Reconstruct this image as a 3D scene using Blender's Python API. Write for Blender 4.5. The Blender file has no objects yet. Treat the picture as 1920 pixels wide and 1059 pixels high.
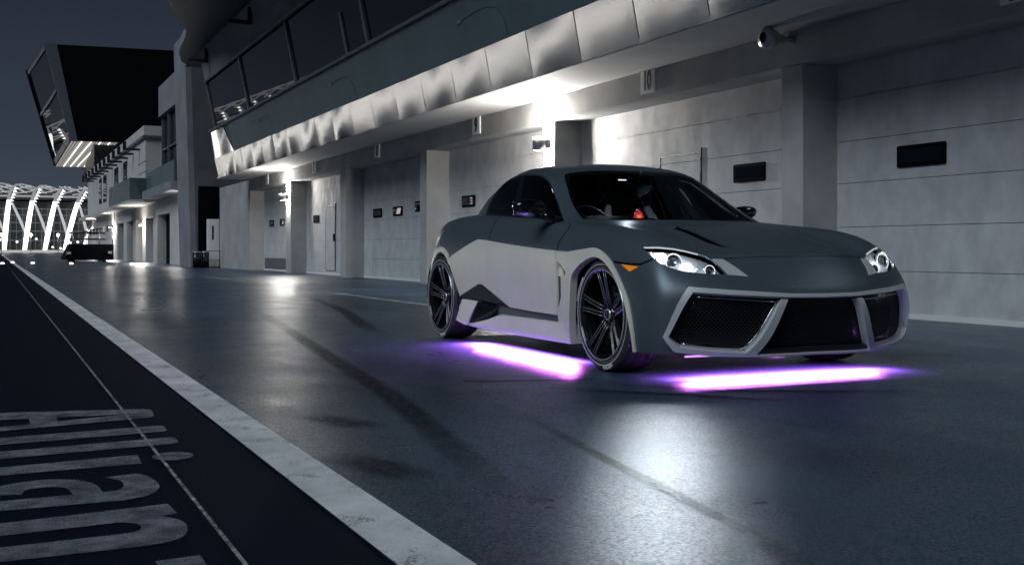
import bpy, math, random
import numpy as np
from mathutils import Vector, Matrix
from mathutils.geometry import tessellate_polygon
R = math.radians
random.seed(7)
scn = bpy.context.scene
col = scn.collection

# ---------------------------------------------------------------- camera, sky, sun, exposure
cam_d = bpy.data.cameras.new('camera')
cam_d.sensor_width = 36.0
cam_d.lens = 2063.0 / 1920.0 * 36.0
cam_d.shift_y = -61.5 / 1920.0
cam_d.clip_start = 0.05
cam_d.clip_end = 4000.0
cam = bpy.data.objects.new('camera', cam_d)
cam.location = (0, 0, .715)
cam.rotation_euler = (R(90), 0, -R(25.1824))
col.objects.link(cam)
scn.camera = cam

world = bpy.data.worlds.new('World')
scn.world = world
world.use_nodes = True
wn, wl = world.node_tree.nodes, world.node_tree.links
bg = wn['Background']
tc = wn.new('ShaderNodeTexCoord'); sx = wn.new('ShaderNodeSeparateXYZ'); cr = wn.new('ShaderNodeValToRGB')
wl.new(tc.outputs['Generated'], sx.inputs[0]); wl.new(sx.outputs['Z'], cr.inputs['Fac'])
e = cr.color_ramp.elements
e[0].position = 0.0; e[0].color = (.058, .074, .098, 1)
e[1].position = 1.0; e[1].color = (.0045, .0066, .0125, 1)
k = cr.color_ramp.elements.new(.10); k.color = (.033, .044, .063, 1)
k = cr.color_ramp.elements.new(.28); k.color = (.0105, .0152, .026, 1)
wl.new(cr.outputs['Color'], bg.inputs['Color'])
bg.inputs['Strength'].default_value = 1.0

SUN_DIR = Vector((.68, .30, -.65)).normalized()      # broad glow of the lit track side, low on the left
sun_d = bpy.data.lights.new('sun', 'SUN')
sun_d.energy = 1.55
sun_d.angle = R(36)
sun_d.color = (.78, .90, 1.0)
sun = bpy.data.objects.new('sun', sun_d)
sun.rotation_euler = SUN_DIR.to_track_quat('-Z', 'Y').to_euler()
sun.location = (-30, 60, 30)
col.objects.link(sun)

scn.view_settings.view_transform = 'Standard'
scn.view_settings.look = 'None'
scn.view_settings.exposure = 0.0
scn.view_settings.gamma = 1.0
scn.view_settings.use_curve_mapping = False
scn.cycles.use_denoising = True
scn.cycles.denoising_input_passes = 'RGB_ALBEDO'
scn.cycles.sample_clamp_indirect = 6.0
scn.cycles.max_bounces = 8
scn.cycles.caustics_reflective = True
scn.cycles.blur_glossy = 0.4

# ---------------------------------------------------------------- helpers
def tag(o, label=None, cat=None, group=None, kind=None):
    if label: o['label'] = label
    if cat: o['category'] = cat
    if group: o['group'] = group
    if kind: o['kind'] = kind
    return o

def empty(name, loc=(0, 0, 0), rz=0, parent=None):
    o = bpy.data.objects.new(name, None)
    o.location = loc; o.rotation_euler = (0, 0, rz); o.empty_display_size = .1
    col.objects.link(o)
    if parent: o.parent = parent
    return o

class MB:
    """collects shapes into one mesh"""
    def __init__(s): s.v = []; s.f = []; s.sm = []
    def add(s, vs, fs, smooth=False):
        n = len(s.v)
        s.v += [tuple(p) for p in vs]
        s.f += [tuple(i + n for i in f) for f in fs]
        s.sm += [smooth] * len(fs)
        return s
    def box(s, a, b, c=0.0):
        x0, y0, z0 = (min(p, q) for p, q in zip(a, b))
        x1, y1, z1 = (max(p, q) for p, q in zip(a, b))
        if c > 0:
            vs = []
            for (ax, sgnx) in ((x0, 1), (x1, -1)):
                for (ay, sgny) in ((y0, 1), (y1, -1)):
                    for (az, sgnz) in ((z0, 1), (z1, -1)):
                        vs += [(ax + sgnx * c, ay + sgny * c, az), (ax + sgnx * c, ay, az + sgnz * c), (ax, ay + sgny * c, az + sgnz * c)]
            I = lambda i, j, k, m: (i * 4 + j * 2 + k) * 3 + m
            fs = []
            for k in (0, 1): fs.append([I(0, 0, k, 0), I(1, 0, k, 0), I(1, 1, k, 0), I(0, 1, k, 0)])
            for j in (0, 1): fs.append([I(0, j, 0, 1), I(1, j, 0, 1), I(1, j, 1, 1), I(0, j, 1, 1)])
            for i in (0, 1): fs.append([I(i, 0, 0, 2), I(i, 1, 0, 2), I(i, 1, 1, 2), I(i, 0, 1, 2)])
            for i in (0, 1):
                for j in (0, 1): fs.append([I(i, j, 0, 1), I(i, j, 1, 1), I(i, j, 1, 2), I(i, j, 0, 2)])
                for k in (0, 1): fs.append([I(i, 0, k, 0), I(i, 1, k, 0), I(i, 1, k, 2), I(i, 0, k, 2)])
            for j in (0, 1):
                for k in (0, 1): fs.append([I(0, j, k, 0), I(1, j, k, 0), I(1, j, k, 1), I(0, j, k, 1)])
            for i in (0, 1):
                for j in (0, 1):
                    for k in (0, 1): fs.append([I(i, j, k, 0), I(i, j, k, 1), I(i, j, k, 2)])
            return s.add(vs, fs)
        vs = [(x, y, z) for x in (x0, x1) for y in (y0, y1) for z in (z0, z1)]
        return s.add(vs, [(0, 1, 3, 2), (4, 6, 7, 5), (0, 4, 5, 1), (2, 3, 7, 6), (0, 2, 6, 4), (1, 5, 7, 3)])
    def prism(s, poly, axis, a, b, smooth=False):
        """extrudes a 2-D polygon along an axis (0 x, 1 y, 2 z) from a to b"""
        n = len(poly)
        def P(p, t):
            q = list(p); q.insert(axis, t); return tuple(q)
        vs = [P(p, a) for p in poly] + [P(p, b) for p in poly]
        fs = [tuple(range(n)), tuple(range(2 * n - 1, n - 1, -1))]
        s.add(vs, fs)
        n0 = len(s.v) - 2 * n
        for i in range(n):
            j = (i + 1) % n
            s.f.append((n0 + i, n0 + n + i, n0 + n + j, n0 + j)); s.sm.append(smooth)
        return s
    def tube(s, pts, r, n=8, smooth=True, cap=True):
        pts = [Vector(p) for p in pts]
        rs = r if isinstance(r, (list, tuple)) else [r] * len(pts)
        vs = []; up = Vector((0, 0, 1))
        for i, p in enumerate(pts):
            d = (pts[min(i + 1, len(pts) - 1)] - pts[max(i - 1, 0)]).normalized()
            a = d.cross(up)
            if a.length < 1e-3: a = d.cross(Vector((1, 0, 0)))
            a.normalize(); b = a.cross(d)
            for k in range(n):
                t = 2 * math.pi * k / n
                vs.append(p + (a * math.cos(t) + b * math.sin(t)) * rs[i])
        fs = []
        for i in range(len(pts) - 1):
            for k in range(n):
                q = (k + 1) % n
                fs.append((i * n + k, i * n + q, (i + 1) * n + q, (i + 1) * n + k))
        s.add(vs, fs, smooth)
        if cap:
            n0 = len(s.v) - len(vs)
            s.f.append(tuple(n0 + k for k in range(n - 1, -1, -1))); s.sm.append(False)
            s.f.append(tuple(n0 + (len(pts) - 1) * n + k for k in range(n))); s.sm.append(False)
        return s
    def lathe(s, prof, n=48, axis='y', smooth=True, c=(0, 0, 0), closed=False):
        """prof: (radius, along)"""
        vs = []
        for (r, t) in prof:
            for k in range(n):
                a = 2 * math.pi * k / n
                if axis == 'y': p = (r * math.cos(a), t, r * math.sin(a))
                elif axis == 'z': p = (r * math.cos(a), r * math.sin(a), t)
                else: p = (t, r * math.cos(a), r * math.sin(a))
                vs.append((p[0] + c[0], p[1] + c[1], p[2] + c[2]))
        fs = []
        m = len(prof)
        for i in range(m if closed else m - 1):
            j = (i + 1) % m
            for k in range(n):
                q = (k + 1) % n
                fs.append((i * n + k, i * n + q, j * n + q, j * n + k))
        return s.add(vs, fs, smooth)
    def build(s, name, mat, parent=None, loc=None, fix=True):
        me = bpy.data.meshes.new(name)
        me.from_pydata(s.v, [], s.f)
        me.polygons.foreach_set('use_smooth', s.sm)
        if fix:
            import bmesh
            b = bmesh.new(); b.from_mesh(me)
            bmesh.ops.recalc_face_normals(b, faces=b.faces)
            b.to_mesh(me); b.free()
        me.materials.append(mat)
        o = bpy.data.objects.new(name, me)
        col.objects.link(o)
        if parent: o.parent = parent
        if loc: o.location = loc
        return o

def inst(o, parent=None, loc=None, rot=None):
    c = o.copy(); col.objects.link(c)
    if parent: c.parent = parent
    if loc is not None: c.location = loc
    if rot is not None: c.rotation_euler = rot
    return c

def copy_tree(o, parent=None):
    c = o.copy(); col.objects.link(c)
    if parent: c.parent = parent
    for ch in list(o.children): copy_tree(ch, c)
    return c

def curve(pts, keep=(), n=5):
    """rounds an open polyline; points whose index is in keep stay corners"""
    out = []; m = len(pts)
    for i in range(m - 1):
        a, b = pts[i], pts[i + 1]
        pa = pts[i - 1] if i > 0 and i not in keep else (2 * a[0] - b[0], 2 * a[1] - b[1])
        pb = pts[i + 2] if i + 2 < m and (i + 1) not in keep else (2 * b[0] - a[0], 2 * b[1] - a[1])
        for k in range(n):
            t = k / n
            out.append(tuple(.5 * (2 * a[c] + (b[c] - pa[c]) * t + (2 * pa[c] - 5 * a[c] + 4 * b[c] - pb[c]) * t * t + (-pa[c] + 3 * a[c] - 3 * b[c] + pb[c]) * t ** 3) for c in (0, 1)))
    out.append(pts[-1]); return out

# ---------------------------------------------------------------- materials
def mat(name, base, rough=.6, metal=0.0, spec=.5, emit=None, es=0.0, coat=0.0, noise=None, bump=None, rvar=None, stretch=None, coatrough=.05):
    """noise: (scale, amount, detail) mottles the colour; bump: (scale, strength, distance); rvar: (scale, lo, hi) roughness"""
    m = bpy.data.materials.new(name); m.use_nodes = True
    n, l = m.node_tree.nodes, m.node_tree.links
    b = n['Principled BSDF']
    b.inputs['Base Color'].default_value = (*base, 1)
    b.inputs['Roughness'].default_value = rough
    b.inputs['Metallic'].default_value = metal
    b.inputs['Specular IOR Level'].default_value = spec
    b.inputs['Coat Weight'].default_value = coat
    b.inputs['Coat Roughness'].default_value = coatrough
    if emit:
        b.inputs['Emission Color'].default_value = (*emit, 1); b.inputs['Emission Strength'].default_value = es
    co = None
    if noise or bump or rvar:
        t = n.new('ShaderNodeTexCoord'); co = t.outputs['Object']
        if stretch:
            mp = n.new('ShaderNodeMapping'); mp.inputs['Scale'].default_value = stretch
            l.new(co, mp.inputs['Vector']); co = mp.outputs['Vector']
    def nz(scale, detail=4, rough=.6):
        t = n.new('ShaderNodeTexNoise'); t.inputs['Scale'].default_value = scale; t.inputs['Detail'].default_value = detail
        t.inputs['Roughness'].default_value = rough
        l.new(co, t.inputs['Vector']); return t.outputs['Fac']
    if noise:
        f = nz(noise[0], noise[2] if len(noise) > 2 else 5)
        r = n.new('ShaderNodeMapRange'); r.inputs['From Min'].default_value = .3; r.inputs['From Max'].default_value = .7
        r.inputs['To Min'].default_value = 1 - noise[1]; r.inputs['To Max'].default_value = 1 + noise[1]
        l.new(f, r.inputs['Value'])
        mx = n.new('ShaderNodeVectorMath'); mx.operation = 'SCALE'
        mx.inputs[0].default_value = base; l.new(r.outputs['Result'], mx.inputs['Scale'])
        l.new(mx.outputs['Vector'], b.inputs['Base Color'])
    if rvar:
        f = nz(rvar[0], 4)
        r = n.new('ShaderNodeMapRange'); r.inputs['From Min'].default_value = .35; r.inputs['From Max'].default_value = .65
        r.inputs['To Min'].default_value = rvar[1]; r.inputs['To Max'].default_value = rvar[2]
        l.new(f, r.inputs['Value']); l.new(r.outputs['Result'], b.inputs['Roughness'])
    if bump:
        f = nz(bump[0], 3)
        bp = n.new('ShaderNodeBump'); bp.inputs['Strength'].default_value = bump[1]; bp.inputs['Distance'].default_value = bump[2]
        l.new(f, bp.inputs['Height']); l.new(bp.outputs['Normal'], b.inputs['Normal'])
    return m

def glow(name, colr, s):
    m = bpy.data.materials.new(name); m.use_nodes = True
    n = m.node_tree.nodes; n.remove(n['Principled BSDF'])
    if s < 100: m.cycles.emission_sampling = 'NONE'
    em = n.new('ShaderNodeEmission'); em.inputs['Color'].default_value = (*colr, 1); em.inputs['Strength'].default_value = s
    m.node_tree.links.new(em.outputs[0], n['Material Output'].inputs['Surface'])
    return m

def tinted_glass(name, tint, rough=.02, ior=1.5):
    m = bpy.data.materials.new(name); m.use_nodes = True
    n, l = m.node_tree.nodes, m.node_tree.links; n.remove(n['Principled BSDF'])
    tr = n.new('ShaderNodeBsdfTransparent'); tr.inputs['Color'].default_value = (*tint, 1)
    gl = n.new('ShaderNodeBsdfGlossy'); gl.inputs['Roughness'].default_value = rough
    fr = n.new('ShaderNodeFresnel'); fr.inputs['IOR'].default_value = ior
    mx = n.new('ShaderNodeMixShader')
    l.new(fr.outputs[0], mx.inputs['Fac']); l.new(tr.outputs[0], mx.inputs[1]); l.new(gl.outputs[0], mx.inputs[2])
    l.new(mx.outputs[0], n['Material Output'].inputs['Surface'])
    return m

M = {}
M['concrete'] = mat('painted_concrete', (.39, .385, .38), .8, noise=(1.3, .16), bump=(60, .25, .004))
M['door'] = mat('garage_door_metal', (.51, .51, .515), .55, noise=(2.4, .17, 9), bump=(9, .12, .01), rvar=(3, .66, .85), stretch=(1, 1.4, .9))
M['soffit'] = mat('soffit_board', (.5, .49, .48), .75, noise=(.8, .08))
M['steel'] = mat('polished_steel', (.90, .88, .85), .15, metal=1.0)
M['teal'] = mat('teal_cladding', (.075, .115, .130), .5, noise=(.9, .15), stretch=(1, 1, .25))
M['teal_dark'] = mat('dark_teal_panel', (.03, .045, .05), .5)
M['glass'] = mat('night_window_glass', (.003, .005, .009), .012, spec=.30)
M['mullion'] = mat('window_mullion', (.10, .115, .13), .5)
M['rail'] = mat('grey_handrail', (.16, .15, .17), .4, metal=.3)
M['fascia'] = mat('upper_fascia_paint', (.24, .24, .26), .8, noise=(.7, .2))
M['black'] = mat('black_void', (.003, .003, .005), .8, spec=.08)
M['dark'] = mat('dark_metal', (.012, .013, .016), .45)
M['white'] = mat('white_paint', (.72, .71, .70), .6)
M['sign'] = mat('sign_white', (.92, .92, .90), .5)
M['ink'] = mat('sign_ink', (.01, .01, .012), .5)
M['lamp_metal'] = mat('lamp_aluminium', (.45, .44, .43), .35, metal=.6)
M['lens'] = glow('lamp_lens', (1.0, .97, .90), 30)
M['wing_wall'] = mat('wing_wall_paint', (.55, .53, .51), .8, noise=(.8, .1))

# ---------------------------------------------------------------- ground
def grain_normal(n, l, t, b, base):
    """tilts each little stone of the surface its own way"""
    sp = n.new('ShaderNodeTexVoronoi'); sp.inputs['Scale'].default_value = 130; l.new(t.outputs['Object'], sp.inputs['Vector'])
    sb = n.new('ShaderNodeVectorMath'); sb.operation = 'SUBTRACT'; l.new(sp.outputs['Color'], sb.inputs[0]); sb.inputs[1].default_value = (.5, .5, .5)
    sm = n.new('ShaderNodeVectorMath'); sm.operation = 'MULTIPLY'; l.new(sb.outputs[0], sm.inputs[0]); sm.inputs[1].default_value = (.30, .30, 0)
    ad = n.new('ShaderNodeVectorMath'); ad.operation = 'ADD'; l.new(base, ad.inputs[0]); l.new(sm.outputs[0], ad.inputs[1])
    no = n.new('ShaderNodeVectorMath'); no.operation = 'NORMALIZE'; l.new(ad.outputs[0], no.inputs[0]); l.new(no.outputs[0], b.inputs['Normal'])
def ground_material():
    m = bpy.data.materials.new('sealed_asphalt'); m.use_nodes = True
    n, l = m.node_tree.nodes, m.node_tree.links; b = n['Principled BSDF']
    t = n.new('ShaderNodeTexCoord')
    def mapped(s):
        q = n.new('ShaderNodeMapping'); q.inputs['Scale'].default_value = s; l.new(t.outputs['Object'], q.inputs['Vector']); return q.outputs['Vector']
    def nz(v, sc, det=5, ro=.6):
        q = n.new('ShaderNodeTexNoise'); q.inputs['Scale'].default_value = sc; q.inputs['Detail'].default_value = det; q.inputs['Roughness'].default_value = ro
        l.new(v, q.inputs['Vector']); return q.outputs['Fac']
    def rng(f, a, b_, c, d):
        q = n.new('ShaderNodeMapRange'); q.inputs['From Min'].default_value = a; q.inputs['From Max'].default_value = b_
        q.inputs['To Min'].default_value = c; q.inputs['To Max'].default_value = d; l.new(f, q.inputs['Value']); return q.outputs['Result']
    def mth(op, x, y):
        q = n.new('ShaderNodeMath'); q.operation = op
        for i, v in enumerate((x, y)):
            if isinstance(v, float): q.inputs[i].default_value = v
            else: l.new(v, q.inputs[i])
        return q.outputs[0]
    big = nz(mapped((1, .45, 1)), .55, 6)
    mid = nz(mapped((1, .7, 1)), 3.2, 6, .65)
    fine = nz(mapped((1, 1, 1)), 150, 2, .7)
    v = mth('MULTIPLY', mth('MULTIPLY', rng(big, .35, .65, .55, 1.4), rng(mid, .3, .7, .82, 1.15)), rng(fine, .3, .7, .5, 1.5))
    mx = n.new('ShaderNodeVectorMath'); mx.operation = 'SCALE'; mx.inputs[0].default_value = (.035, .062, .096)
    l.new(v, mx.inputs['Scale']); l.new(mx.outputs['Vector'], b.inputs['Base Color'])
    patch = nz(mapped((1, .6, 1)), .8, 5)
    ro = mth('ADD', rng(patch, .38, .62, .29, .37), rng(mid, .3, .7, -.05, .06))
    l.new(ro, b.inputs['Roughness'])
    b.inputs['Specular IOR Level'].default_value = .34
    g1 = nz(mapped((1, 1, 1)), 260, 2, .6)
    vo = n.new('ShaderNodeTexVoronoi'); vo.inputs['Scale'].default_value = 95; l.new(t.outputs['Object'], vo.inputs['Vector'])
    h = mth('ADD', mth('MULTIPLY', g1, .6), mth('MULTIPLY', vo.outputs['Distance'], .5))
    bp = n.new('ShaderNodeBump'); bp.inputs['Strength'].default_value = .42; bp.inputs['Distance'].default_value = .004
    l.new(h, bp.inputs['Height'])
    bp2 = n.new('ShaderNodeBump'); bp2.inputs['Strength'].default_value = .06; bp2.inputs['Distance'].default_value = .012
    l.new(mid, bp2.inputs['Height']); l.new(bp2.outputs['Normal'], bp.inputs['Normal'])
    grain_normal(n, l, t, b, bp.outputs['Normal'])
    return m

def worn_paint(name, base, rough, wear_scale, lo, hi, grain=200, stretch=(1, 1, 1), shade=.25):
    """paint that has worn through to what lies under it"""
    m = bpy.data.materials.new(name); m.use_nodes = True
    n, l = m.node_tree.nodes, m.node_tree.links; b = n['Principled BSDF']
    t = n.new('ShaderNodeTexCoord'); mp = n.new('ShaderNodeMapping'); mp.inputs['Scale'].default_value = stretch
    l.new(t.outputs['Object'], mp.inputs['Vector'])
    def nz(sc, d):
        q = n.new('ShaderNodeTexNoise'); q.inputs['Scale'].default_value = sc; q.inputs['Detail'].default_value = d; q.inputs['Roughness'].default_value = .7
        l.new(mp.outputs['Vector'], q.inputs['Vector']); return q.outputs['Fac']
    f = nz(wear_scale, 8); g = nz(grain, 2); s = nz(2.3, 6)
    a = n.new('ShaderNodeMath'); a.operation = 'MULTIPLY_ADD'; l.new(g, a.inputs[0]); a.inputs[1].default_value = .5; l.new(f, a.inputs[2])
    r = n.new('ShaderNodeMapRange'); r.inputs['From Min'].default_value = lo; r.inputs['From Max'].default_value = hi; l.new(a.outputs[0], r.inputs['Value'])
    l.new(r.outputs['Result'], b.inputs['Alpha'])
    q = n.new('ShaderNodeMapRange'); q.inputs['From Min'].default_value = .3; q.inputs['From Max'].default_value = .7
    q.inputs['To Min'].default_value = 1 - shade; q.inputs['To Max'].default_value = 1 + shade; l.new(s, q.inputs['Value'])
    mx = n.new('ShaderNodeVectorMath'); mx.operation = 'SCALE'; mx.inputs[0].default_value = base; l.new(q.outputs['Result'], mx.inputs['Scale'])
    l.new(mx.outputs['Vector'], b.inputs['Base Color']); b.inputs['Roughness'].default_value = rough
    bp = n.new('ShaderNodeBump'); bp.inputs['Strength'].default_value = .4; bp.inputs['Distance'].default_value = .002
    l.new(g, bp.inputs['Height']); grain_normal(n, l, t, b, bp.outputs['Normal'])
    return m

M['ground'] = ground_material()
M['fast'] = mat('blue_lane_coating', (.0018, .0044, .0150), .8, spec=.06, noise=(180, .6, 3), bump=(160, .7, .004))
M['fast_smooth'] = mat('blue_lane_edge', (.0022, .0052, .0165), .75, spec=.08, noise=(2, .3), bump=(300, .3, .002))
M['line'] = worn_paint('white_lane_paint', (.68, .69, .70), .6, 6, .50, .68, grain=120, stretch=(1, .8, 1), shade=.36)
M['thin'] = worn_paint('thin_line_paint', (.5, .5, .5), .6, 14, .60, .90, grain=60)
M['letter'] = worn_paint('letter_paint', (.30, .32, .37), .7, 7, .50, 1.05, grain=170, shade=.2)
M['skid'] = worn_paint('tyre_rubber', (.003, .004, .006), .42, 22, .38, 1.02, grain=90, stretch=(1, .35, 1))
def fade_edges(m):
    n, l = m.node_tree.nodes, m.node_tree.links; b = n['Principled BSDF']
    src = b.inputs['Alpha'].links[0].from_socket
    at = n.new('ShaderNodeAttribute'); at.attribute_name = 'wear'
    b.inputs['Specular IOR Level'].default_value = .2
    mu = n.new('ShaderNodeMath'); mu.operation = 'MULTIPLY'; l.new(src, mu.inputs[0]); l.new(at.outputs['Fac'], mu.inputs[1]); l.new(mu.outputs[0], b.inputs['Alpha'])
fade_edges(M['skid'])
M['oldline'] = worn_paint('old_line_paint', (.5, .49, .47), .6, 3, .55, .95, grain=60, stretch=(1, .3, 1))

def sheet(name, x0, x1, y0, y1, z, m, label=None, nx=1, ny=1):
    b = MB(); xs = [x0 + (x1 - x0) * i / nx for i in range(nx + 1)]; ys = [y0 + (y1 - y0) * j / ny for j in range(ny + 1)]
    b.add([(x, y, z) for x in xs for y in ys], [(i * (ny + 1) + j, (i + 1) * (ny + 1) + j, (i + 1) * (ny + 1) + j + 1, i * (ny + 1) + j + 1) for i in range(nx) for j in range(ny)])
    o = b.build(name, m, fix=False)
    return tag(o, kind='structure')
sheet('ground', -1500, 1500, -300, 2600, 0, M['ground'])
sheet('pit_lane', -14, .508, -12, 150, .004, M['fast'])
sheet('pit_lane_edge', .512, .82, -12, 150, .004, M['fast_smooth'])
sheet('lane_line', .82, .982, -12, 150, .008, M['line'])
sheet('thin_lane_line', .505, .516, -12, 40, .009, M['thin'])
sheet('worn_lane_line', 5.0, 5.09, 11.5, 30, .004, M['oldline'])

letters = empty('painted_lettering', (.3, 3.8, .01))
tag(letters, 'worn white capital and small letters painted across the dark pit lane', 'road marking')
class Flat:
    """letter strokes as thin sheets, each 0.3 mm above the one before"""
    def __init__(s): s.m = MB(); s.z = .0
    def poly(s, pts):
        s.z += .0003; n = len(s.m.v)
        s.m.add([(x - .3, y - 3.8, s.z) for x, y in pts], [tuple(range(len(pts)))]); return s
    def stroke(s, pts, w):
        for (a, b) in zip(pts[:-1], pts[1:]):
            dx, dy = b[0] - a[0], b[1] - a[1]; d = math.hypot(dx, dy); ux, uy = dx / d, dy / d; e = w * .28
            a2 = (a[0] - ux * e, a[1] - uy * e); b2 = (b[0] + ux * e, b[1] + uy * e); px, py = -uy * w / 2, ux * w / 2
            s.poly([(a2[0] + px, a2[1] + py), (b2[0] + px, b2[1] + py), (b2[0] - px, b2[1] - py), (a2[0] - px, a2[1] - py)])
        return s
    def done(s): return s.m.build('letter', M['letter'], letters)
def ell(cx, cy, rx, ry, n=18): return [(cx + rx * math.cos(2 * math.pi * k / n), cy + ry * math.sin(2 * math.pi * k / n)) for k in range(n)]
Flat().poly([(-.02, 5.26), (.60, 5.11), (.625, 5.06), (.62, 4.985), (.50, 4.975), (-.02, 5.035)]).poly([(-.02, 4.71), (-.02, 4.815), (.50, 4.965), (.62, 4.975), (.612, 4.87), (.59, 4.835)]).poly([(.13, 5.03), (.235, 5.03), (.235, 4.87), (.13, 4.84)]).done()
Flat().poly([(-.02, 4.548), (.59, 4.60), (.612, 4.58), (.61, 4.47), (.595, 4.445), (-.02, 4.385)]).done()
Flat().poly([(-.02, 4.236), (.60, 4.30), (.613, 4.27), (.612, 4.18), (.59, 4.15), (-.02, 4.09)]).done()
Flat().poly([(-.02, 3.93), (.445, 3.976), (.44, 3.81), (-.02, 3.79)]).poly(ell(.552, 3.90, .068, .078)).done()
OUT_A = [(-.02, 3.28), (.33, 3.27)] + curve([(.33, 3.27), (.40, 3.31), (.442, 3.40), (.445, 3.50), (.43, 3.59), (.405, 3.645)])[1:] + [(.31, 3.625)] + curve([(.31, 3.625), (.345, 3.56), (.35, 3.48), (.33, 3.42), (.285, 3.405)])[1:] + [(-.02, 3.405)]
BOWL = curve([(.285, 3.402), (.275, 3.52), (.235, 3.61), (.16, 3.66), (.07, 3.655), (.0, 3.60), (-.03, 3.50)]) + curve([(.07, 3.47), (.085, 3.53), (.14, 3.545), (.19, 3.51), (.205, 3.402)])
Flat().poly(OUT_A).poly(BOWL).done()
OUT_N = [(-.02, 3.125), (.435, 3.175), (.443, 3.05), (.40, 3.035)] + curve([(.40, 3.035), (.438, 2.97), (.445, 2.90), (.43, 2.82), (.39, 2.765), (.32, 2.745)])[1:] + [(-.02, 2.742), (-.02, 2.875), (.29, 2.885)] + curve([(.29, 2.885), (.325, 2.90), (.338, 2.94), (.325, 2.985), (.29, 3.01)])[1:] + [(-.02, 2.99)]
Flat().poly(OUT_N).done()
Flat().poly([(.33, 2.60), (.43, 2.61), (.43, 2.28), (.33, 2.28)]).poly([(-.02, 2.59), (.08, 2.60), (.08, 2.27), (-.02, 2.27)]).poly([(.06, 2.58), (.33, 2.38), (.35, 2.29), (.06, 2.48)]).done()

def skid(pts, w, name='tyre_mark'):
    b = MB(); P = [Vector((*p, 0)) for p in pts]; Q = []
    for i in range(len(P) - 1):
        for k_ in range(4): Q.append(P[i].lerp(P[i + 1], k_ / 4))
    Q.append(P[-1]); vs = []; al = []; n = len(Q)
    for i, p in enumerate(Q):
        d = (Q[min(i + 1, n - 1)] - Q[max(i - 1, 0)]).normalized(); q = Vector((-d.y, d.x, 0))
        e_ = min(1.0, 3.0 * i / n, 3.0 * (n - 1 - i) / n)
        for t_, a_ in ((-1, 0), (-.45, .9), (.45, 1), (1, 0)):
            vs.append((p.x + q.x * t_ * w / 2, p.y + q.y * t_ * w / 2, .004)); al.append(a_ * e_)
    b.add(vs, [(4 * i + k_, 4 * i + k_ + 1, 4 * i + k_ + 5, 4 * i + k_ + 4) for i in range(n - 1) for k_ in range(3)])
    o = b.build(name, M['skid'], fix=False)
    at = o.data.attributes.new('wear', 'FLOAT', 'POINT'); at.data.foreach_set('value', al)
    return tag(o, kind='structure')
skid([(2.9, 14), (2.35, 9.6), (2.13, 8.0), (1.93, 6.5), (1.78, 5.3), (1.60, 4.25), (1.46, 3.5), (1.35, 2.9)], .16)
skid([(1.22, 4.7), (1.30, 4.45), (1.38, 4.2)], .22); skid([(1.05, 3.75), (1.15, 3.45), (1.2, 3.2)], .22)
skid([(3.0, 5.05), (3.3, 4.6), (3.75, 4.35), (4.3, 4.1)], .13); skid([(2.55, 5.1), (2.9, 4.7), (3.25, 4.3), (3.45, 4.1)], .12)
skid([(2.05, 4.25), (1.977, 3.77), (1.867, 3.18), (1.80, 2.74), (1.71, 2.18), (1.6, 1.7)], .07)
b = MB(); cr_ = [(2.30, 5.52), (2.42, 5.47), (2.55, 5.425), (2.70, 5.37), (2.83, 5.335), (2.98, 5.285)]
b.add([(x, y + s_, .003) for x, y in cr_ for s_ in (.012, -.012)], [(2 * i, 2 * i + 1, 2 * i + 3, 2 * i + 2) for i in range(5)])
tag(b.build('surface_crack', M['black'], fix=False), kind='structure')
skid([(4.4, 17), (3.7, 12.5), (3.2, 10.2), (2.9, 8.8)], .2)

# ---------------------------------------------------------------- pit building
PX, DX = 8.04, 8.53                        # pier fronts, garage door plane
PIERS = [(-13.6, -13.2), (-7.75, -7.35), (-1.97, -1.57), (3.81, 4.20), (9.59, 9.95), (15.51, 15.90), (21.22, 21.62), (27.0, 27.47), (32.71, 33.31), (38.50, 44.2)]
bld = empty('pit_building', (PX, 15, 0))
tag(bld, 'long grey pit garage block with numbered doors, polished fascia and dark glazing', 'building')
def part(mb, name, m, parent=bld):
    o = mb.build(name, m, None); o.parent = parent
    if parent is bld: o.matrix_parent_inverse = Matrix.Translation((-PX, -15, 0))
    return o
for (y0, y1) in PIERS: part(MB().box((PX, y0, 0), (DX + .12, y1, 2.76), .006), 'pier', M['concrete'])
part(MB().box((PX - .004, -13.6, 2.762), (DX + .12, 44.2, 3.142)), 'lintel', M['concrete'])
part(MB().box((6.93, -13.6, 3.146), (8.9, 38.62, 3.22)), 'soffit', M['soffit'])
part(MB().box((8.66, -13.6, -.2), (20, 44.2, 3.1)).box((6.95, -13.6, 3.225), (20, 38.45, 7.2)), 'wall', M['dark'])
part(MB().box((6.1, -13.6, 7.205), (20, 40.3, 9.5)), 'upper_wall', M['fascia'])

def lean(z): return 6.92 - .2 * (z - 3.145)       # the front leans out as it rises
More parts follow.
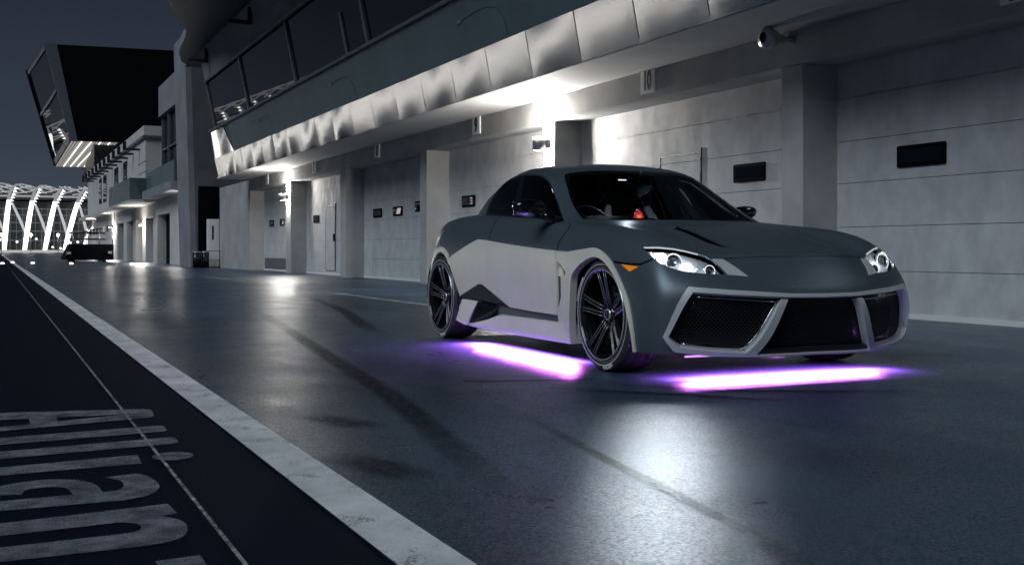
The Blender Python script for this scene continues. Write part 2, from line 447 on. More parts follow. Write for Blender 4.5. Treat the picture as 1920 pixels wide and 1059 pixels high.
# polished fascia panels, each dented in its own way
rg = random.Random(11)
k = 0
for q in range(-16, 20):
    y0, y1 = 9.72 + 1.4255 * q, 9.72 + 1.4255 * (q + 1)
    far = max(0.0, min(1.0, (y0 - 12) / 14))
    N, Kz = 14, 9
    bum = [(rg.uniform(-.2, 1.2), rg.uniform(-.1, 1.1), rg.uniform(-.0042, .0042) * (.8 + 1.6 * far), rg.uniform(.18, .42)) for _ in range(6)]
    pil = rg.uniform(.002, .009) * (1 + 2.2 * far); tw = rg.uniform(-.0042, .0042) * (.6 + 1.4 * far)
    vs = []
    for i in range(N + 1):
        for j in range(Kz + 1):
            u, v = i / N, j / Kz
            h = pil * (1 - (2 * u - 1) ** 2) * (1 - .6 * (2 * v - 1) ** 2) + tw * (u - .5) * (v - .5) * 4
            for (bu, bv, a, r) in bum: h += a * math.exp(-((u - bu) ** 2 + (v - bv) ** 2 * .3) / (r * r)) * (1 - (2 * u - 1) ** 4)
            z = 3.15 + (3.805 - 3.15) * v
            vs.append((lean(z) - .004 - h, y0 + .011 + (y1 - y0 - .022) * u, z))
    b = MB(); b.add(vs, [(i * (Kz + 1) + j, (i + 1) * (Kz + 1) + j, (i + 1) * (Kz + 1) + j + 1, i * (Kz + 1) + j + 1) for i in range(N) for j in range(Kz)], True)
    n0 = len(vs)                            # folded edges
    ring = [0 * (Kz + 1) + j for j in range(Kz + 1)], [N * (Kz + 1) + j for j in range(Kz + 1)]
    for rr, dy in ((ring[0], 0.0), (ring[1], 0.0)):
        b.add([vs[i] for i in rr] + [(vs[i][0] + .03, vs[i][1], vs[i][2]) for i in rr], [(j, j + 1, Kz + 2 + j, Kz + 1 + j) for j in range(Kz)])
    part(b, 'fascia_panel', M['steel'])
part(MB().prism([(6.95, 3.147), (6.99, 3.147), (6.87, 3.80), (6.83, 3.80)], 1, -13.0, 38.15), 'fascia_backing', M['black'])
# painted spandrel panels
y = -13.0
while y < 34.6:
    y1 = min(y + 2.851, 34.95)
    part(MB().prism([(lean(3.815) - .002, 3.815), (lean(4.66) - .002, 4.66), (lean(4.66) + .05, 4.66), (lean(3.815) + .05, 3.815)], 1, y + .003, y1 - .003), 'spandrel_panel', M['teal'])
    y = y1
for yc in (29.9, 22.4, 15.0):
    sx_ = lambda z: lean(z) - .010
    part(MB().tube([(sx_(4.32), yc + 1.1, 4.32), (sx_(4.36), yc + .6, 4.36), (sx_(4.35), yc + .1, 4.35), (sx_(4.27), yc - .25, 4.27), (sx_(4.1), yc - .42, 4.1), (sx_(3.85), yc - .45, 3.85)], .004, 5), 'cable', M['teal_dark'])
    part(MB().box((sx_(4.32) - .02, yc + 1.1, 4.30), (sx_(4.32) + .005, yc + 1.22, 4.34)), 'cable_clip', M['lamp_metal'])
part(MB().add([(lean(3.815) - .002, 34.96, 3.815), (lean(3.815) - .002, 38.2, 3.815), (lean(4.66) - .002, 38.0, 4.66), (lean(4.66) - .002, 35.9, 4.66)], [(0, 1, 2, 3)]), 'mirror_panel', mat('mirror_panel_steel', (.8, .8, .8), .03, metal=1.0))
part(MB().add([(lean(3.815) + .02, 34.9, 3.815), (lean(3.815) + .02, 38.2, 3.815), (lean(4.66) + .02, 38.0, 4.66), (lean(4.66) + .02, 34.9, 4.66)], [(0, 1, 2, 3)]), 'spandrel_backing', M['teal_dark'])
part(MB().box((6.545, -13, 4.665), (6.64, 38.1, 4.745), .012), 'rail', M['rail'])
MUL = [-12.0, -6.6, -1.1, 4.4, 9.8, 15.2, 20.65, 26.3, 31.78, 37.15]
for a, b_ in zip(MUL[:-1], MUL[1:]):
    part(MB().prism([(lean(4.75) + .03, 4.75), (lean(6.26) + .03, 6.26), (lean(6.26) + .06, 6.26), (lean(4.75) + .06, 4.75)], 1, a + .07, b_ - .07), 'window_pane', M['glass'])
for a in MUL:
    part(MB().prism([(lean(4.75) - .02, 4.75), (lean(6.27) - .02, 6.27), (lean(6.27) + .12, 6.27), (lean(4.75) + .12, 4.75)], 1, a - .07, a + .07), 'mullion', M['mullion'])
part(MB().prism([(lean(4.75) - .004, 4.75), (lean(5.6) - .004, 5.6), (lean(5.6) + .028, 5.6), (lean(4.75) + .028, 4.75)], 1, 22.0, 22.14), 'window_post', M['mullion'])
part(MB().prism([(lean(6.275) - .004, 6.275), (lean(7.2) - .004, 7.2), (lean(7.2) + .5, 7.2), (lean(6.275) + .3, 6.275)], 1, -13, 37.25), 'upper_fascia', M['fascia'])
part(MB().prism([(lean(6.2) + .0, 6.2), (lean(6.27) - .05, 6.2), (lean(6.27) - .06, 6.272), (lean(6.27) + .05, 6.272)], 1, -13, 37.2), 'window_head', M['mullion'])
canopy = [(4.0, -13.6), (4.0, 28.6), (4.13, 30), (4.45, 31.5), (4.85, 32.8), (5.2, 33.9), (5.38, 35.2), (5.48, 36.8), (5.62, 38.2), (5.9, 39.6), (6.3, 40.3), (8, 40.3), (8, -13.6)]
part(MB().prism(canopy, 2, 7.24, 7.30), 'canopy_soffit', M['teal_dark'])
part(MB().prism([(x - .02, y) for x, y in canopy], 2, 7.302, 7.62), 'canopy', M['fascia'])
for yb in (35.9, 29.3, 22.6, 16):
    x = lean(6.9)
    part(MB().box((x - .62, yb - .05, 6.66), (x - .01, yb + .05, 6.76)).box((x - .12, yb - .05, 6.765), (x - .01, yb + .05, 7.12)), 'bracket', M['dark'])

# garage doors (a part), their sections, windows and small doors (sub-parts)
ZS = [.015, .488, .962, 1.445, 1.909, 2.388, 2.86]
def in_bld(o, parent): o.parent = parent; return o
WINS = {4: [(8.02, 8.675)], 5: [(10.84, 11.48)], 6: [(19.81, 20.46)], 7: [(25.55, 26.2), (24.05, 24.7), (22.4, 23.2)], 8: [(31.27, 31.86)], 9: [(37.0, 37.62), (35.5, 36.08)]}
WICK = {5: (12.22, 13.22, 2.02), 8: (29.62, 30.6, 1.94)}
for i in range(1, len(PIERS)):
    y0, y1 = PIERS[i - 1][1] - .1, PIERS[i][0] + .1
    dr = MB().box((DX + .035, y0, 0), (DX + .10, y1, 2.9)).build('garage_door', M['mullion'])
    dr.parent = bld; dr.matrix_parent_inverse = Matrix.Translation((-PX, -15, 0))
    for a, b_ in zip(ZS[:-1], ZS[1:]):
        o = MB().box((DX, y0, a + .0025), (DX + .03, y1, b_ - .0025), .0025).build('door_section', M['door']); o.parent = dr
    o = MB().box((DX - .012, y0 + .1, .002), (DX - .001, y1 - .1, .055)).build('weather_strip', M['white']); o.parent = dr
    for (wa, wb) in WINS.get(i - 0, []) if i in WINS else []:
        z0, z1 = 1.565, 1.79
        if wb - wa < .7 and i >= 7: z0, z1 = 1.505, 1.72
        f = MB().box((DX - .03, wa, z0), (DX - .001, wb, z1), .012).build('door_window', M['black']); f.parent = dr
        o = MB().box((DX - .034, wa + .05, z0 + .04), (DX - .031, wb - .05, z1 - .04)).build('pane', M['glass']); o.parent = dr
    if i in WICK:
        wa, wb, zt = WICK[i]
        b = MB()
        for (p, q) in (((wa, .12), (wa + .016, zt)), ((wb - .016, .12), (wb, zt)), ((wa + .016, zt - .016), (wb - .016, zt)), ((wa + .016, .12), (wb - .016, .136))):
            b.box((DX - .006, p[0], p[1]), (DX - .001, q[0], q[1]))
        b.box((DX - .022, wa - .03, .12), (DX - .0015, wa - .002, zt + .05))
        o = b.build('wicket_frame', M['dark']); o.parent = dr
        o = MB().box((DX - .05, wa + .03, .95), (DX - .003, wa + .09, 1.15), .006).build('handle', M['dark']); o.parent = dr
    if i == 9:
        o = MB().box((DX - .005, 33.4, .02), (DX - .001, 38.4, .43)).build('vent_panel', mat('door_vent', (.12, .12, .13), .6)); o.parent = dr

# numbers over the doors
def text_mesh(s, size, name, m, parent):
    c = bpy.data.curves.new(name, 'FONT'); c.body = s; c.size = size; c.align_x = 'CENTER'; c.align_y = 'CENTER'; c.extrude = .001; c.offset = size * .06
    t = bpy.data.objects.new(name, c); col.objects.link(t)
    dg = bpy.context.evaluated_depsgraph_get(); me = bpy.data.meshes.new_from_object(t.evaluated_get(dg))
    bpy.data.objects.remove(t); me.materials.clear(); me.materials.append(m)
    o = bpy.data.objects.new(name, me); col.objects.link(o); o.parent = parent
    return o
for num, yc in (('11', 6.77), ('10', 12.73), ('9', 18.6), ('8', 24.4), ('7', 29.98), ('6', 35.8)):
    s = MB().box((PX - .028, yc - .175, 2.835 if num != '11' else 2.86), (PX - .006, yc + .175, 3.165 if num != '10' else 3.14), .004).build('number_sign', M['sign'])
    s.parent = bld; s.matrix_parent_inverse = Matrix.Translation((-PX, -15, 0))
    o = text_mesh(num, .33, 'numeral', M['ink'], s)
    o.scale = (.62 if len(num) > 1 else .78, 1.0, 1); o.rotation_euler = (R(90), 0, R(-90)); o.location = (PX - .030, yc, 2.995)

# ---------------------------------------------------------------- wall lamps
def bulb(parent, loc, watts, colr=(1, .96, .90), rad=.06):
    d = bpy.data.lights.new('lamp_light', 'POINT'); d.energy = watts; d.color = colr; d.shadow_soft_size = rad
    o = bpy.data.objects.new('lamp_light', d); o.location = loc
    col.objects.link(o); o.parent = parent; return o
def wall_lamp(x, y, z, wall_x, label, up_w, dn_w, r=.105, h=.21):
    t = empty('wall_lamp', (wall_x, y, z)); tag(t, label, 'wall lamp', 'wall lamps on the pit building piers')
    dx = x - wall_x
    hs = MB().lathe([(r * .72, -h * .5), (r, -h * .5), (r, h * .5), (r * .72, h * .5), (r * .72, h * .42), (r * .66, h * .42), (r * .66, -h * .42), (r * .72, -h * .42)], 28, 'z', closed=True).build('housing', M['lamp_metal'], t, (dx, 0, 0))
    MB().lathe([(.001, -h * .44), (r * .70, -h * .44)], 24, 'z').build('lens', M['lens'], t, (dx, 0, 0))
    MB().lathe([(.001, h * .44), (r * .70, h * .44)], 24, 'z').build('lens', M['lens'], t, (dx, 0, 0))
    MB().box((dx + r * .9, -.06, -.07), (-.003, .06, .07), .008).build('bracket', M['dark'], t)
    bulb(t, (dx * .6, 0, -h * .5 - .09), dn_w); bulb(t, (dx, 0, h * .5 + .12), up_w)
    return t
wall_lamp(7.86, 15.7, 2.40, PX, 'bright round wall lamp on the pier between doors 9 and 10', 220, 100)
wall_lamp(7.86, 33.0, 2.30, PX, 'bright round wall lamp on the pier by the small door beyond door 8', 150, 45)

t = empty('floodlight', (PX, 9.72, 3.06)); tag(t, 'unlit round floodlight fixed under the eave between doors 10 and 11', 'floodlight')
MB().lathe([(.06, -.02), (.115, 0), (.125, .05), (.105, .12), (.055, .19), (.05, .26)], 24, 'x', c=(-.42, 0, -.03)).build('housing', M['lamp_metal'], t)
MB().lathe([(.001, -.005), (.105, .004)], 24, 'x', c=(-.42, 0, -.03)).build('lens', tinted_glass('flood_lens', (.25, .27, .3), .1), t)
MB().tube([(-.16, 0, -.03), (-.01, 0, -.02)], .035, 10).box((-.12, -.06, .01), (-.004, .06, .06)).build('bracket', M['lamp_metal'], t)

# ---------------------------------------------------------------- the gap beyond the end wall
fin = empty('fin_wall', (7.9, 46, 0)); tag(fin, 'tall dark leaning end wall standing between the pit block and far wing', 'wall')
def rel(mb, name, m, p):
    o = mb.build(name, m); o.parent = p; o.matrix_parent_inverse = Matrix.Translation(-p.location); return o
rel(MB().add([(7.45, 46, 0), (9.4, 46, 0), (9.4, 46, 9.5), (7.19, 46, 9.5), (7.45, 49, 0), (9.4, 49, 0), (9.4, 49, 9.5), (7.19, 49, 9.5)], [(0, 1, 2, 3), (4, 7, 6, 5), (3, 2, 6, 7), (1, 5, 6, 2)]), 'wall_face', mat('fin_paint', (.12, .12, .13), .7, noise=(.8, .15)), fin)
rel(MB().add([(7.45, 46, 0), (7.19, 46, 9.5), (7.19, 49, 9.5), (7.45, 49, 0), (7.22, 46, 0), (6.96, 46, 9.5), (6.96, 49, 9.5), (7.22, 49, 0)], [(0, 4, 5, 1), (4, 7, 6, 5), (7, 3, 2, 6), (1, 5, 6, 2)]), 'edge_strip', M['fascia'], fin)
rel(MB().box((7.5, 45.95, .003), (8.3, 45.996, 3.3)), 'doorway', M['black'], fin)

cab = empty('slotted_cabinet', (7.85, 44.6, 0)); tag(cab, 'pale upright cabinet with a dark vertical slot beside the end wall', 'cabinet')
MB().box((-.22, -.2, .04), (.22, .2, 1.92), .01).build('body', M['white'], cab)
MB().box((-.075, -.206, 1.10), (-.01, -.201, 1.66)).build('slot', M['black'], cab)
MB().box((-.2, -.18, 0), (.2, .18, .04)).build('plinth', M['dark'], cab)
def bin_(x, y, label):
    t = empty('waste_bin', (x, y, 0)); tag(t, label, 'bin', 'metal waste bins by the end wall')
    MB().lathe([(.15, .02), (.155, .6), (.15, .6), (.145, .03)], 20, 'z', closed=True).build('body', mat('bin_steel', (.05, .05, .055), .3, metal=.7), t)
    MB().lathe([(.001, .66), (.12, .65), (.165, .62), (.165, .60), (.15, .60)], 20, 'z').build('lid', M['lamp_metal'], t)
bin_(7.12, 44, 'dark round metal bin farther left by the leaning wall'); bin_(7.46, 44.1, 'dark round metal bin next to the pale cabinet')
rk = empty('metal_barrier', (7.55, 43.4, 0)); tag(rk, 'thin metal crowd barrier in front of the bins and pale cabinet', 'barrier')
MB().tube([(-.35, 0, .66), (.35, 0, .66)], .012, 6).tube([(-.35, 0, .30), (.35, 0, .30)], .012, 6).build('rail', M['dark'], rk)
for x in (-.35, .35): MB().tube([(x, 0, 0), (x, 0, .68)], .014, 6).build('post', M['dark'], rk)

# ---------------------------------------------------------------- far wing of the pit building
wg = empty('far_wing', (7.7, 75, 0)); tag(wg, 'pale two storey far wing with dark doorways, balcony box and terrace', 'building')
W = lambda mb, name, m: rel(mb, name, m, wg)
WX = 7.7
edges = [49.6, 55.45, 60.0, 61.6, 64.9, 66.4, 69.7, 71.2, 74.8, 76.6, 80.7]
for a, b_ in ((49.6, 55.45), (60.0, 61.6), (64.9, 66.4), (69.7, 71.2), (74.8, 76.6), (80.7, 108)):
    W(MB().box((WX, a, 0), (WX + .6, b_, 2.5)), 'pier', M['wing_wall'])
for a, b_, m in ((55.45, 60.0, 'black'), (61.6, 64.9, 'fascia'), (66.4, 69.7, 'black'), (71.2, 74.8, 'black'), (76.6, 80.7, 'black')):
    W(MB().box((WX + .45, a - .01, .002), (WX + .58, b_ + .01, 2.499)), 'doorway', M[m])
W(MB().box((WX - .003, 49.6, 2.502), (WX + .6, 108, 3.3)), 'lintel', M['wing_wall'])
W(MB().box((WX + .61, 49.6, 0), (22, 108, 3.3)), 'wall', M['dark'])
W(MB().box((6.95, 49.8, 3.32), (9, 60, 3.72)), 'floor_slab', M['fascia'])
W(MB().box((7.0, 60.01, 3.32), (9, 108, 3.6)), 'floor_slab', M['wing_wall'])
W(MB().box((7.1, 49.8, 3.725), (7.25, 59.5, 4.65)), 'parapet', M['teal'])
W(MB().box((6.35, 60.2, 3.2), (7.7, 71.7, 3.32)), 'balcony_floor', M['soffit'])
W(MB().box((6.35, 60.2, 3.325), (6.45, 71.7, 4.45)).box((6.455, 60.2, 3.325), (7.7, 60.3, 4.45)), 'balcony_panel', M['teal'])
for y in (52.5, 55.6):
    pass
W(MB().box((7.75, 49.8, 4.66), (7.8, 57.8, 7.4)), 'window_pane', M['glass'])
for y in (50.0, 52.6, 55.4, 57.6): W(MB().box((7.62, y, 4.66), (7.744, y + .16, 7.4)), 'mullion', M['mullion'])
W(MB().box((7.64, 50.17, 5.65), (7.74, 57.6, 5.75)), 'transom', M['mullion'])
W(MB().box((7.5, 49.6, 7.402), (9.5, 58, 8.9)), 'upper_fascia', M['fascia'])
W(MB().box((7.81, 49.6, 3.73), (20, 57.9, 7.4)), 'upper_wall', M['dark'])
W(MB().box((7.7, 65, 3.61), (20, 107.5, 7.0)), 'upper_wall', M['wing_wall'])
W(MB().box((7.55, 64.85, 7.002), (20, 108, 7.15)), 'band', M['mullion'])
W(MB().box((7.6, 64.9, 7.152), (20, 108, 7.7)), 'parapet', M['wing_wall'])
for a, b_ in ((88.8, 91.3), (93, 95), (74.5, 76.5), (80, 82.5)):
    W(MB().box((7.66, a, 4.4), (7.698, b_, 6.4)), 'window', M['glass'])
    W(MB().box((7.62, a - .12, 5.3), (7.655, b_ + .12, 5.4)), 'window_bar', M['mullion'])
for i in range(11):
    y = 67.5 + i * 3.3
    W(MB().box((6.75, y, 6.5), (7.69, y + .18, 6.62)).box((6.75, y, 6.63), (6.93, y + .18, 7.0)), 'bracket', M['dark'])
for i in range(9):
    y = 83 + i * 3
    W(MB().box((7.2, y, 2.3), (7.69, y + .15, 2.4)).box((7.2, y, 1.9), (7.32, y + .15, 2.295)), 'bracket', M['dark'])
W(MB().tube([(7.3, 60.6, 5.45), (7.3, 64.8, 5.45)], .03, 6).tube([(7.3, 60.6, 4.9), (7.3, 64.8, 4.9)], .03, 6), 'terrace_rail', M['lamp_metal'])
W(MB().box((7.45, 97.9, 0), (7.69, 98.5, 3.2)), 'pillar', M['white'])
def small_lamp(x, y, z, label, w1, w2):
    t = empty('wall_lamp', (WX, y, z)); tag(t, label, 'wall lamp', 'wall lamps on the far wing')
    MB().lathe([(.08, -.1), (.11, -.1), (.11, .1), (.08, .1)], 16, 'z', c=(-.2, 0, 0)).build('housing', M['lamp_metal'], t)
    MB().lathe([(.001, -.09), (.08, -.09)], 16, 'z', c=(-.2, 0, 0)).build('lens', M['lens'], t)
    MB().box((-.1, -.05, -.05), (-.002, .05, .05)).build('bracket', M['dark'], t)
    bulb(t, (-.22, 0, -.2), w1 * .14, rad=.22)
small_lamp(7.5, 50.3, 2.25, 'small lit wall lamp on the pale wall beside the leaning end wall', 1500, 500)
small_lamp(7.5, 65.6, 2.15, 'small lit wall lamp under the balcony box of the far wing', 2000, 800)
small_lamp(7.5, 83.2, 2.4, 'lit wall lamp beyond the last dark doorway of the far wing', 3600, 1800)
small_lamp(7.5, 99.5, 2.6, 'lit wall lamp near the far corner of the far wing', 3600, 1800)

# ---------------------------------------------------------------- control tower
tw = empty('control_tower', (8, 100, 0)); tag(tw, 'dark wedge shaped control tower jutting out over the far wing', 'tower')
T = lambda mb, name, m: rel(mb, name, m, tw)
A0, A1, B0, B1 = (3.75, 100, 18.0), (5.8, 100, 9.9), (2.7, 112, 17.4), (5.15, 112, 8.56)
T(MB().add([(4.7, 100, 17.95), (16, 100, 18.2), (16, 100, 9.9), (6.3, 100, 9.95), (4.7, 116, 17.95), (16, 116, 18.2), (16, 116, 9.9), (6.3, 116, 9.95)], [(0, 1, 2, 3), (4, 7, 6, 5), (0, 4, 5, 1), (3, 2, 6, 7), (1, 5, 6, 2)]), 'tower_body', M['black'])
T(MB().add([A0, (4.72, 99.95, 18.0), (6.35, 99.95, 9.95), A1, (3.75, 100.5, 18.0), (4.72, 100.5, 18.0), (6.35, 100.5, 9.95), (5.8, 100.5, 9.9)], [(0, 1, 2, 3), (4, 7, 6, 5), (0, 4, 5, 1), (3, 2, 6, 7), (0, 3, 7, 4), (1, 5, 6, 2)]), 'edge_frame', M['mullion'])
T(MB().add([(3.8, 100.52, 17.95), (5.82, 100.52, 9.95), B1, B0], [(0, 1, 2, 3)]), 'side_glazing', M['glass'])
def lerp(a, b_, t): return tuple(p + (q - p) * t for p, q in zip(a, b_))
for ta, tb in ((.02, .06), (.46, .49), (.94, 1.0)):
    p0, p1 = lerp(A0, A1, ta), lerp(A0, A1, tb); q0, q1 = lerp(B0, B1, ta), lerp(B0, B1, tb)
    T(MB().add([(p[0] - .05, p[1] + .5, p[2]) for p in (p0, p1)] + [(p[0] - .05, p[1], p[2]) for p in (q1, q0)], [(0, 1, 2, 3)]), 'side_band', M['rail'])
T(MB().add([(2.7, 112, 17.4), (5.15, 112, 8.56), (5.6, 112.3, 8.56), (3.2, 112.3, 17.4), (2.55, 111.6, 17.4), (5.0, 111.6, 8.56)], [(0, 1, 5, 4), (0, 1, 2, 3)]), 'edge_trim', M['fascia'])
U = [(5.8, 100, 9.88), (9.7, 100, 9.9), (8.3, 112, 8.6), (5.15, 112, 8.55)]
T(MB().add(U + [(p[0], p[1], p[2] + .04) for p in U], [(0, 1, 2, 3), (4, 7, 6, 5), (0, 4, 5, 1), (2, 6, 7, 3), (0, 3, 7, 4), (1, 5, 6, 2)]), 'tower_soffit', M['lamp_metal'])
strip_m = glow('soffit_light', (1, .96, .88), 1.6); strip_d = glow('soffit_slat_glow', (1, .97, .92), .33)  # dim slats glow to show a lit soffit; the bright ones are lamps
for i in range(15):
    ta, tb = .02 + i / 15.6, .02 + (i + .62) / 15.6
    a0, a1, b0, b1 = lerp(U[0], U[1], ta), lerp(U[0], U[1], tb), lerp(U[3], U[2], ta), lerp(U[3], U[2], tb)
    T(MB().add([(p[0], p[1], p[2] - .03) for p in (a0, a1, b1, b0)], [(0, 1, 2, 3)]), 'soffit_slat', strip_m if i in (3, 6, 9, 12) else strip_d)
T(MB().tube([(8.2, 108, 8.2), (8.6, 108, 7.3), (9.2, 106, 7.1)], .5, 12), 'duct', M['wing_wall'])
T(MB().box((7.75, 101, 7.7), (15, 115, 9.85)), 'tower_base', M['dark'])

# ---------------------------------------------------------------- stadium in the distance
st = empty('stadium', (-60, 300, 0)); tag(st, 'distant floodlit stadium with a row of bright white leaning arches', 'stadium')
S_ = lambda mb, name, m: rel(mb, name, m, st)
arch_m = glow('white_glow', (1, .985, .95), 2.8); soft_m = glow('roof_edge_glow', (.95, .97, 1.0), .30)  # emission stands in for floodlighting on the arches, roof edge, posts and lattice
dim_m = glow('back_post_glow', (.95, .97, 1.0), .55)
pa, pr, pp, pj = MB(), MB(), MB(), MB()
pa.tube([(0, 0, 0), (.50, 0, 4.5), (1.08, 0, 9), (1.7, 0, 12.9)], [.46, .58, .58, .50], 8)
pr.tube([(1.7, 0, 12.9), (1.95, .6, 14.4), (2.5, 1.4, 15.9), (3.5, 3, 16.8), (5.0, 6, 17.1), (7.4, 10, 16.7), (10.5, 16, 15.4), (13, 22, 13.5)], [.5, .4, .3, .26, .22, .2, .2, .2], 8)
pp.tube([(2.4, 1.5, 12.2), (4.2, 1.5, 7.5), (5.7, 1.5, 2.6)], [.26, .36, .2], 7)
for i in range(6): pj.add([(1.55 + .30 * i, -.2, 11.7 + .75 * i), (2.5 + .30 * i, -.2, 11.95 + .75 * i), (1.75 + .30 * i, -.2, 12.35 + .75 * i), (2.0 + .3 * i, .4, 12 + .75 * i)], [(0, 1, 2), (0, 3, 1), (1, 3, 2), (2, 3, 0)])
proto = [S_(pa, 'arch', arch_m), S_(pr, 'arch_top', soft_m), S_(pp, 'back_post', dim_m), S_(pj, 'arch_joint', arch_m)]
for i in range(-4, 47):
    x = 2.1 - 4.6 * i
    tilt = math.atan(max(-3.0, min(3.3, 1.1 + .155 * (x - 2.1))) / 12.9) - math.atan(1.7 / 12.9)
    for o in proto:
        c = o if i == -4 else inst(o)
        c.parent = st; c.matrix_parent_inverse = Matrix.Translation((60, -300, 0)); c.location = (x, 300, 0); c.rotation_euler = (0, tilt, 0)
lat = MB()
for i in range(-4, 12):
    x = 2.1 - 4.6 * i
    for (a_, b_) in (((2.5, 1.4, 15.9), (6.4, 6, 16.9)), ((3.5, 3, 16.8), (6.8, 3, 15.6)), ((5.0, 6, 17.1), (7.4, 6, 15.8)), ((2.0, .8, 14.6), (6.6, 5, 15.6)), ((7.4, 10, 16.7), (9.2, 10, 15.6))):
        lat.tube([(x + a_[0], 300 + a_[1], a_[2]), (x + b_[0], 300 + b_[1], b_[2])], .10, 5)
tag(S_(lat, 'roof_lattice', dim_m), kind='stuff')
fac = mat('stadium_glass', (.02, .028, .032), .25)
S_(MB().box((-215, 312, 0), (26, 340, 13.2)), 'facade', fac)
S_(MB().box((-215, 310, 13.6), (26, 340, 15.2)), 'roof_band', M['teal_dark'])
S_(MB().box((-215, 309.5, 14.2), (26, 309.9, 14.75)), 'roof_edge', soft_m)
bar_m = glow('facade_line_glow', (.9, .95, 1), .13)  # brightness put into the rails and mullions as emission; they are no lamps
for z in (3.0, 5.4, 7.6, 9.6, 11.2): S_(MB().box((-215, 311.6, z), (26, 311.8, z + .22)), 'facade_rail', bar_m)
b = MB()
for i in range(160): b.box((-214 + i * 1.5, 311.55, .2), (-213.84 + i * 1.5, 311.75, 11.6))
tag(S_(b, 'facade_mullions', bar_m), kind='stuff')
wl_ = MB().box((-215, 290, 0), (26, 290.6, .62)).build('lit_ground_strip', glow('lit_ground_glow', (1, .98, .93), .45)); tag(wl_, 'added low glowing wall in place of the lit ground along the far stadium', 'wall')  # glowing wall added to stand for the brightly lit ground there
rs = random.Random(5)
for i in range(26):
    x = -30 + i * 2.05 + rs.uniform(-.6, .6)
    S_(MB().lathe([(.001, -.25), (.26, -.12), (.26, .12), (.001, .25)], 8, 'z', c=(x, 292, rs.uniform(.9, 3.4))), 'globe_lamp', arch_m)
for x, y, wh in ((.93, 180, 'left of the first arch'), (4.92, 180.1, 'between the first and second arches'), (8.7, 180.05, 'between the second and third arches')):
    t = empty('street_lamp', (x, y, 0)); tag(t, 'glaring round street lamp far off, ' + wh + ' of the stadium', 'street lamp', 'glaring lamps in front of the stadium')
    MB().tube([(0, 0, 0), (0, 0, 2.7)], .05, 8).build('post', M['lamp_metal'], t)
    MB().lathe([(.001, 2.7), (.17, 2.8), (.22, 2.93), (.17, 3.06), (.001, 3.14)], 14, 'z').build('lamp_head', glow('street_lamp_head', (1, .96, .86), 22), t)
for i, (x, y) in enumerate(((.35, 60), (.86, 64), (1.75, 61), (3.4, 58), (5.9, 55))):
    t = MB().lathe([(.09, 0), (.09, .05), (.05, .08), (.001, .085)], 12, 'z').build('ground_light', glow('ground_light_glass', (1, .97, .9), 3) if i == 0 else bpy.data.materials['ground_light_glass'])
    t.location = (x, y, .006); tag(t, ['small bright marker light on the dark lane left of the long white line', 'small bright marker light just left of the white line far up the lane', 'small bright marker light to the right of the white line far up the lane', 'small bright marker light in front of the dark railed trailer', 'small bright marker light by the wall, right of the dark railed trailer'][i], 'ground light', 'marker lights on the far pit lane')

# ---------------------------------------------------------------- dark trailer by the far wing
tr = empty('railed_trailer', (4.85, 66.6, 0)); tag(tr, 'low dark trailer with a railed top parked by the far wing', 'trailer')
MB().add([(-1.3, -.6, .14), (1.25, -.6, .12), (1.25, -.6, 1.02), (-.95, -.6, 1.02), (-1.3, 4, .14), (1.25, 4, .12), (1.25, 4, 1.02), (-.95, 4, 1.02)], [(0, 1, 2, 3), (4, 7, 6, 5), (0, 4, 5, 1), (3, 2, 6, 7), (0, 3, 7, 4), (1, 5, 6, 2)]).build('body', M['black'], tr)
b = MB()
for z in (1.32, 1.68): b.tube([(-.9, -.5, z), (1.2, -.5, z)], .035, 6).tube([(-.9, 3.8, z), (1.2, 3.8, z)], .035, 6).tube([(-.9, -.5, z), (-.9, 3.8, z)], .035, 6)
b.build('rail', M['dark'], tr)
for x in (-.9, -.2, .5, 1.2): MB().tube([(x, -.5, 1.0), (x, -.5, 1.7)], .035, 6).build('rail_post', M['lamp_metal'], tr)
for x in (-.85, .8):
    for y in (.2, 3.0): MB().lathe([(.12, -.1), (.3, -.1), (.33, 0), (.3, .1), (.12, .1)], 20, 'x', c=(x, y, .33)).build('wheel', M['black'], tr)
MB().box((-1.25, -.66, .45), (-1.0, -.605, .6)).box((.95, -.66, .5), (1.15, -.605, .62)).build('marker_lamp', M['lamp_metal'], tr)

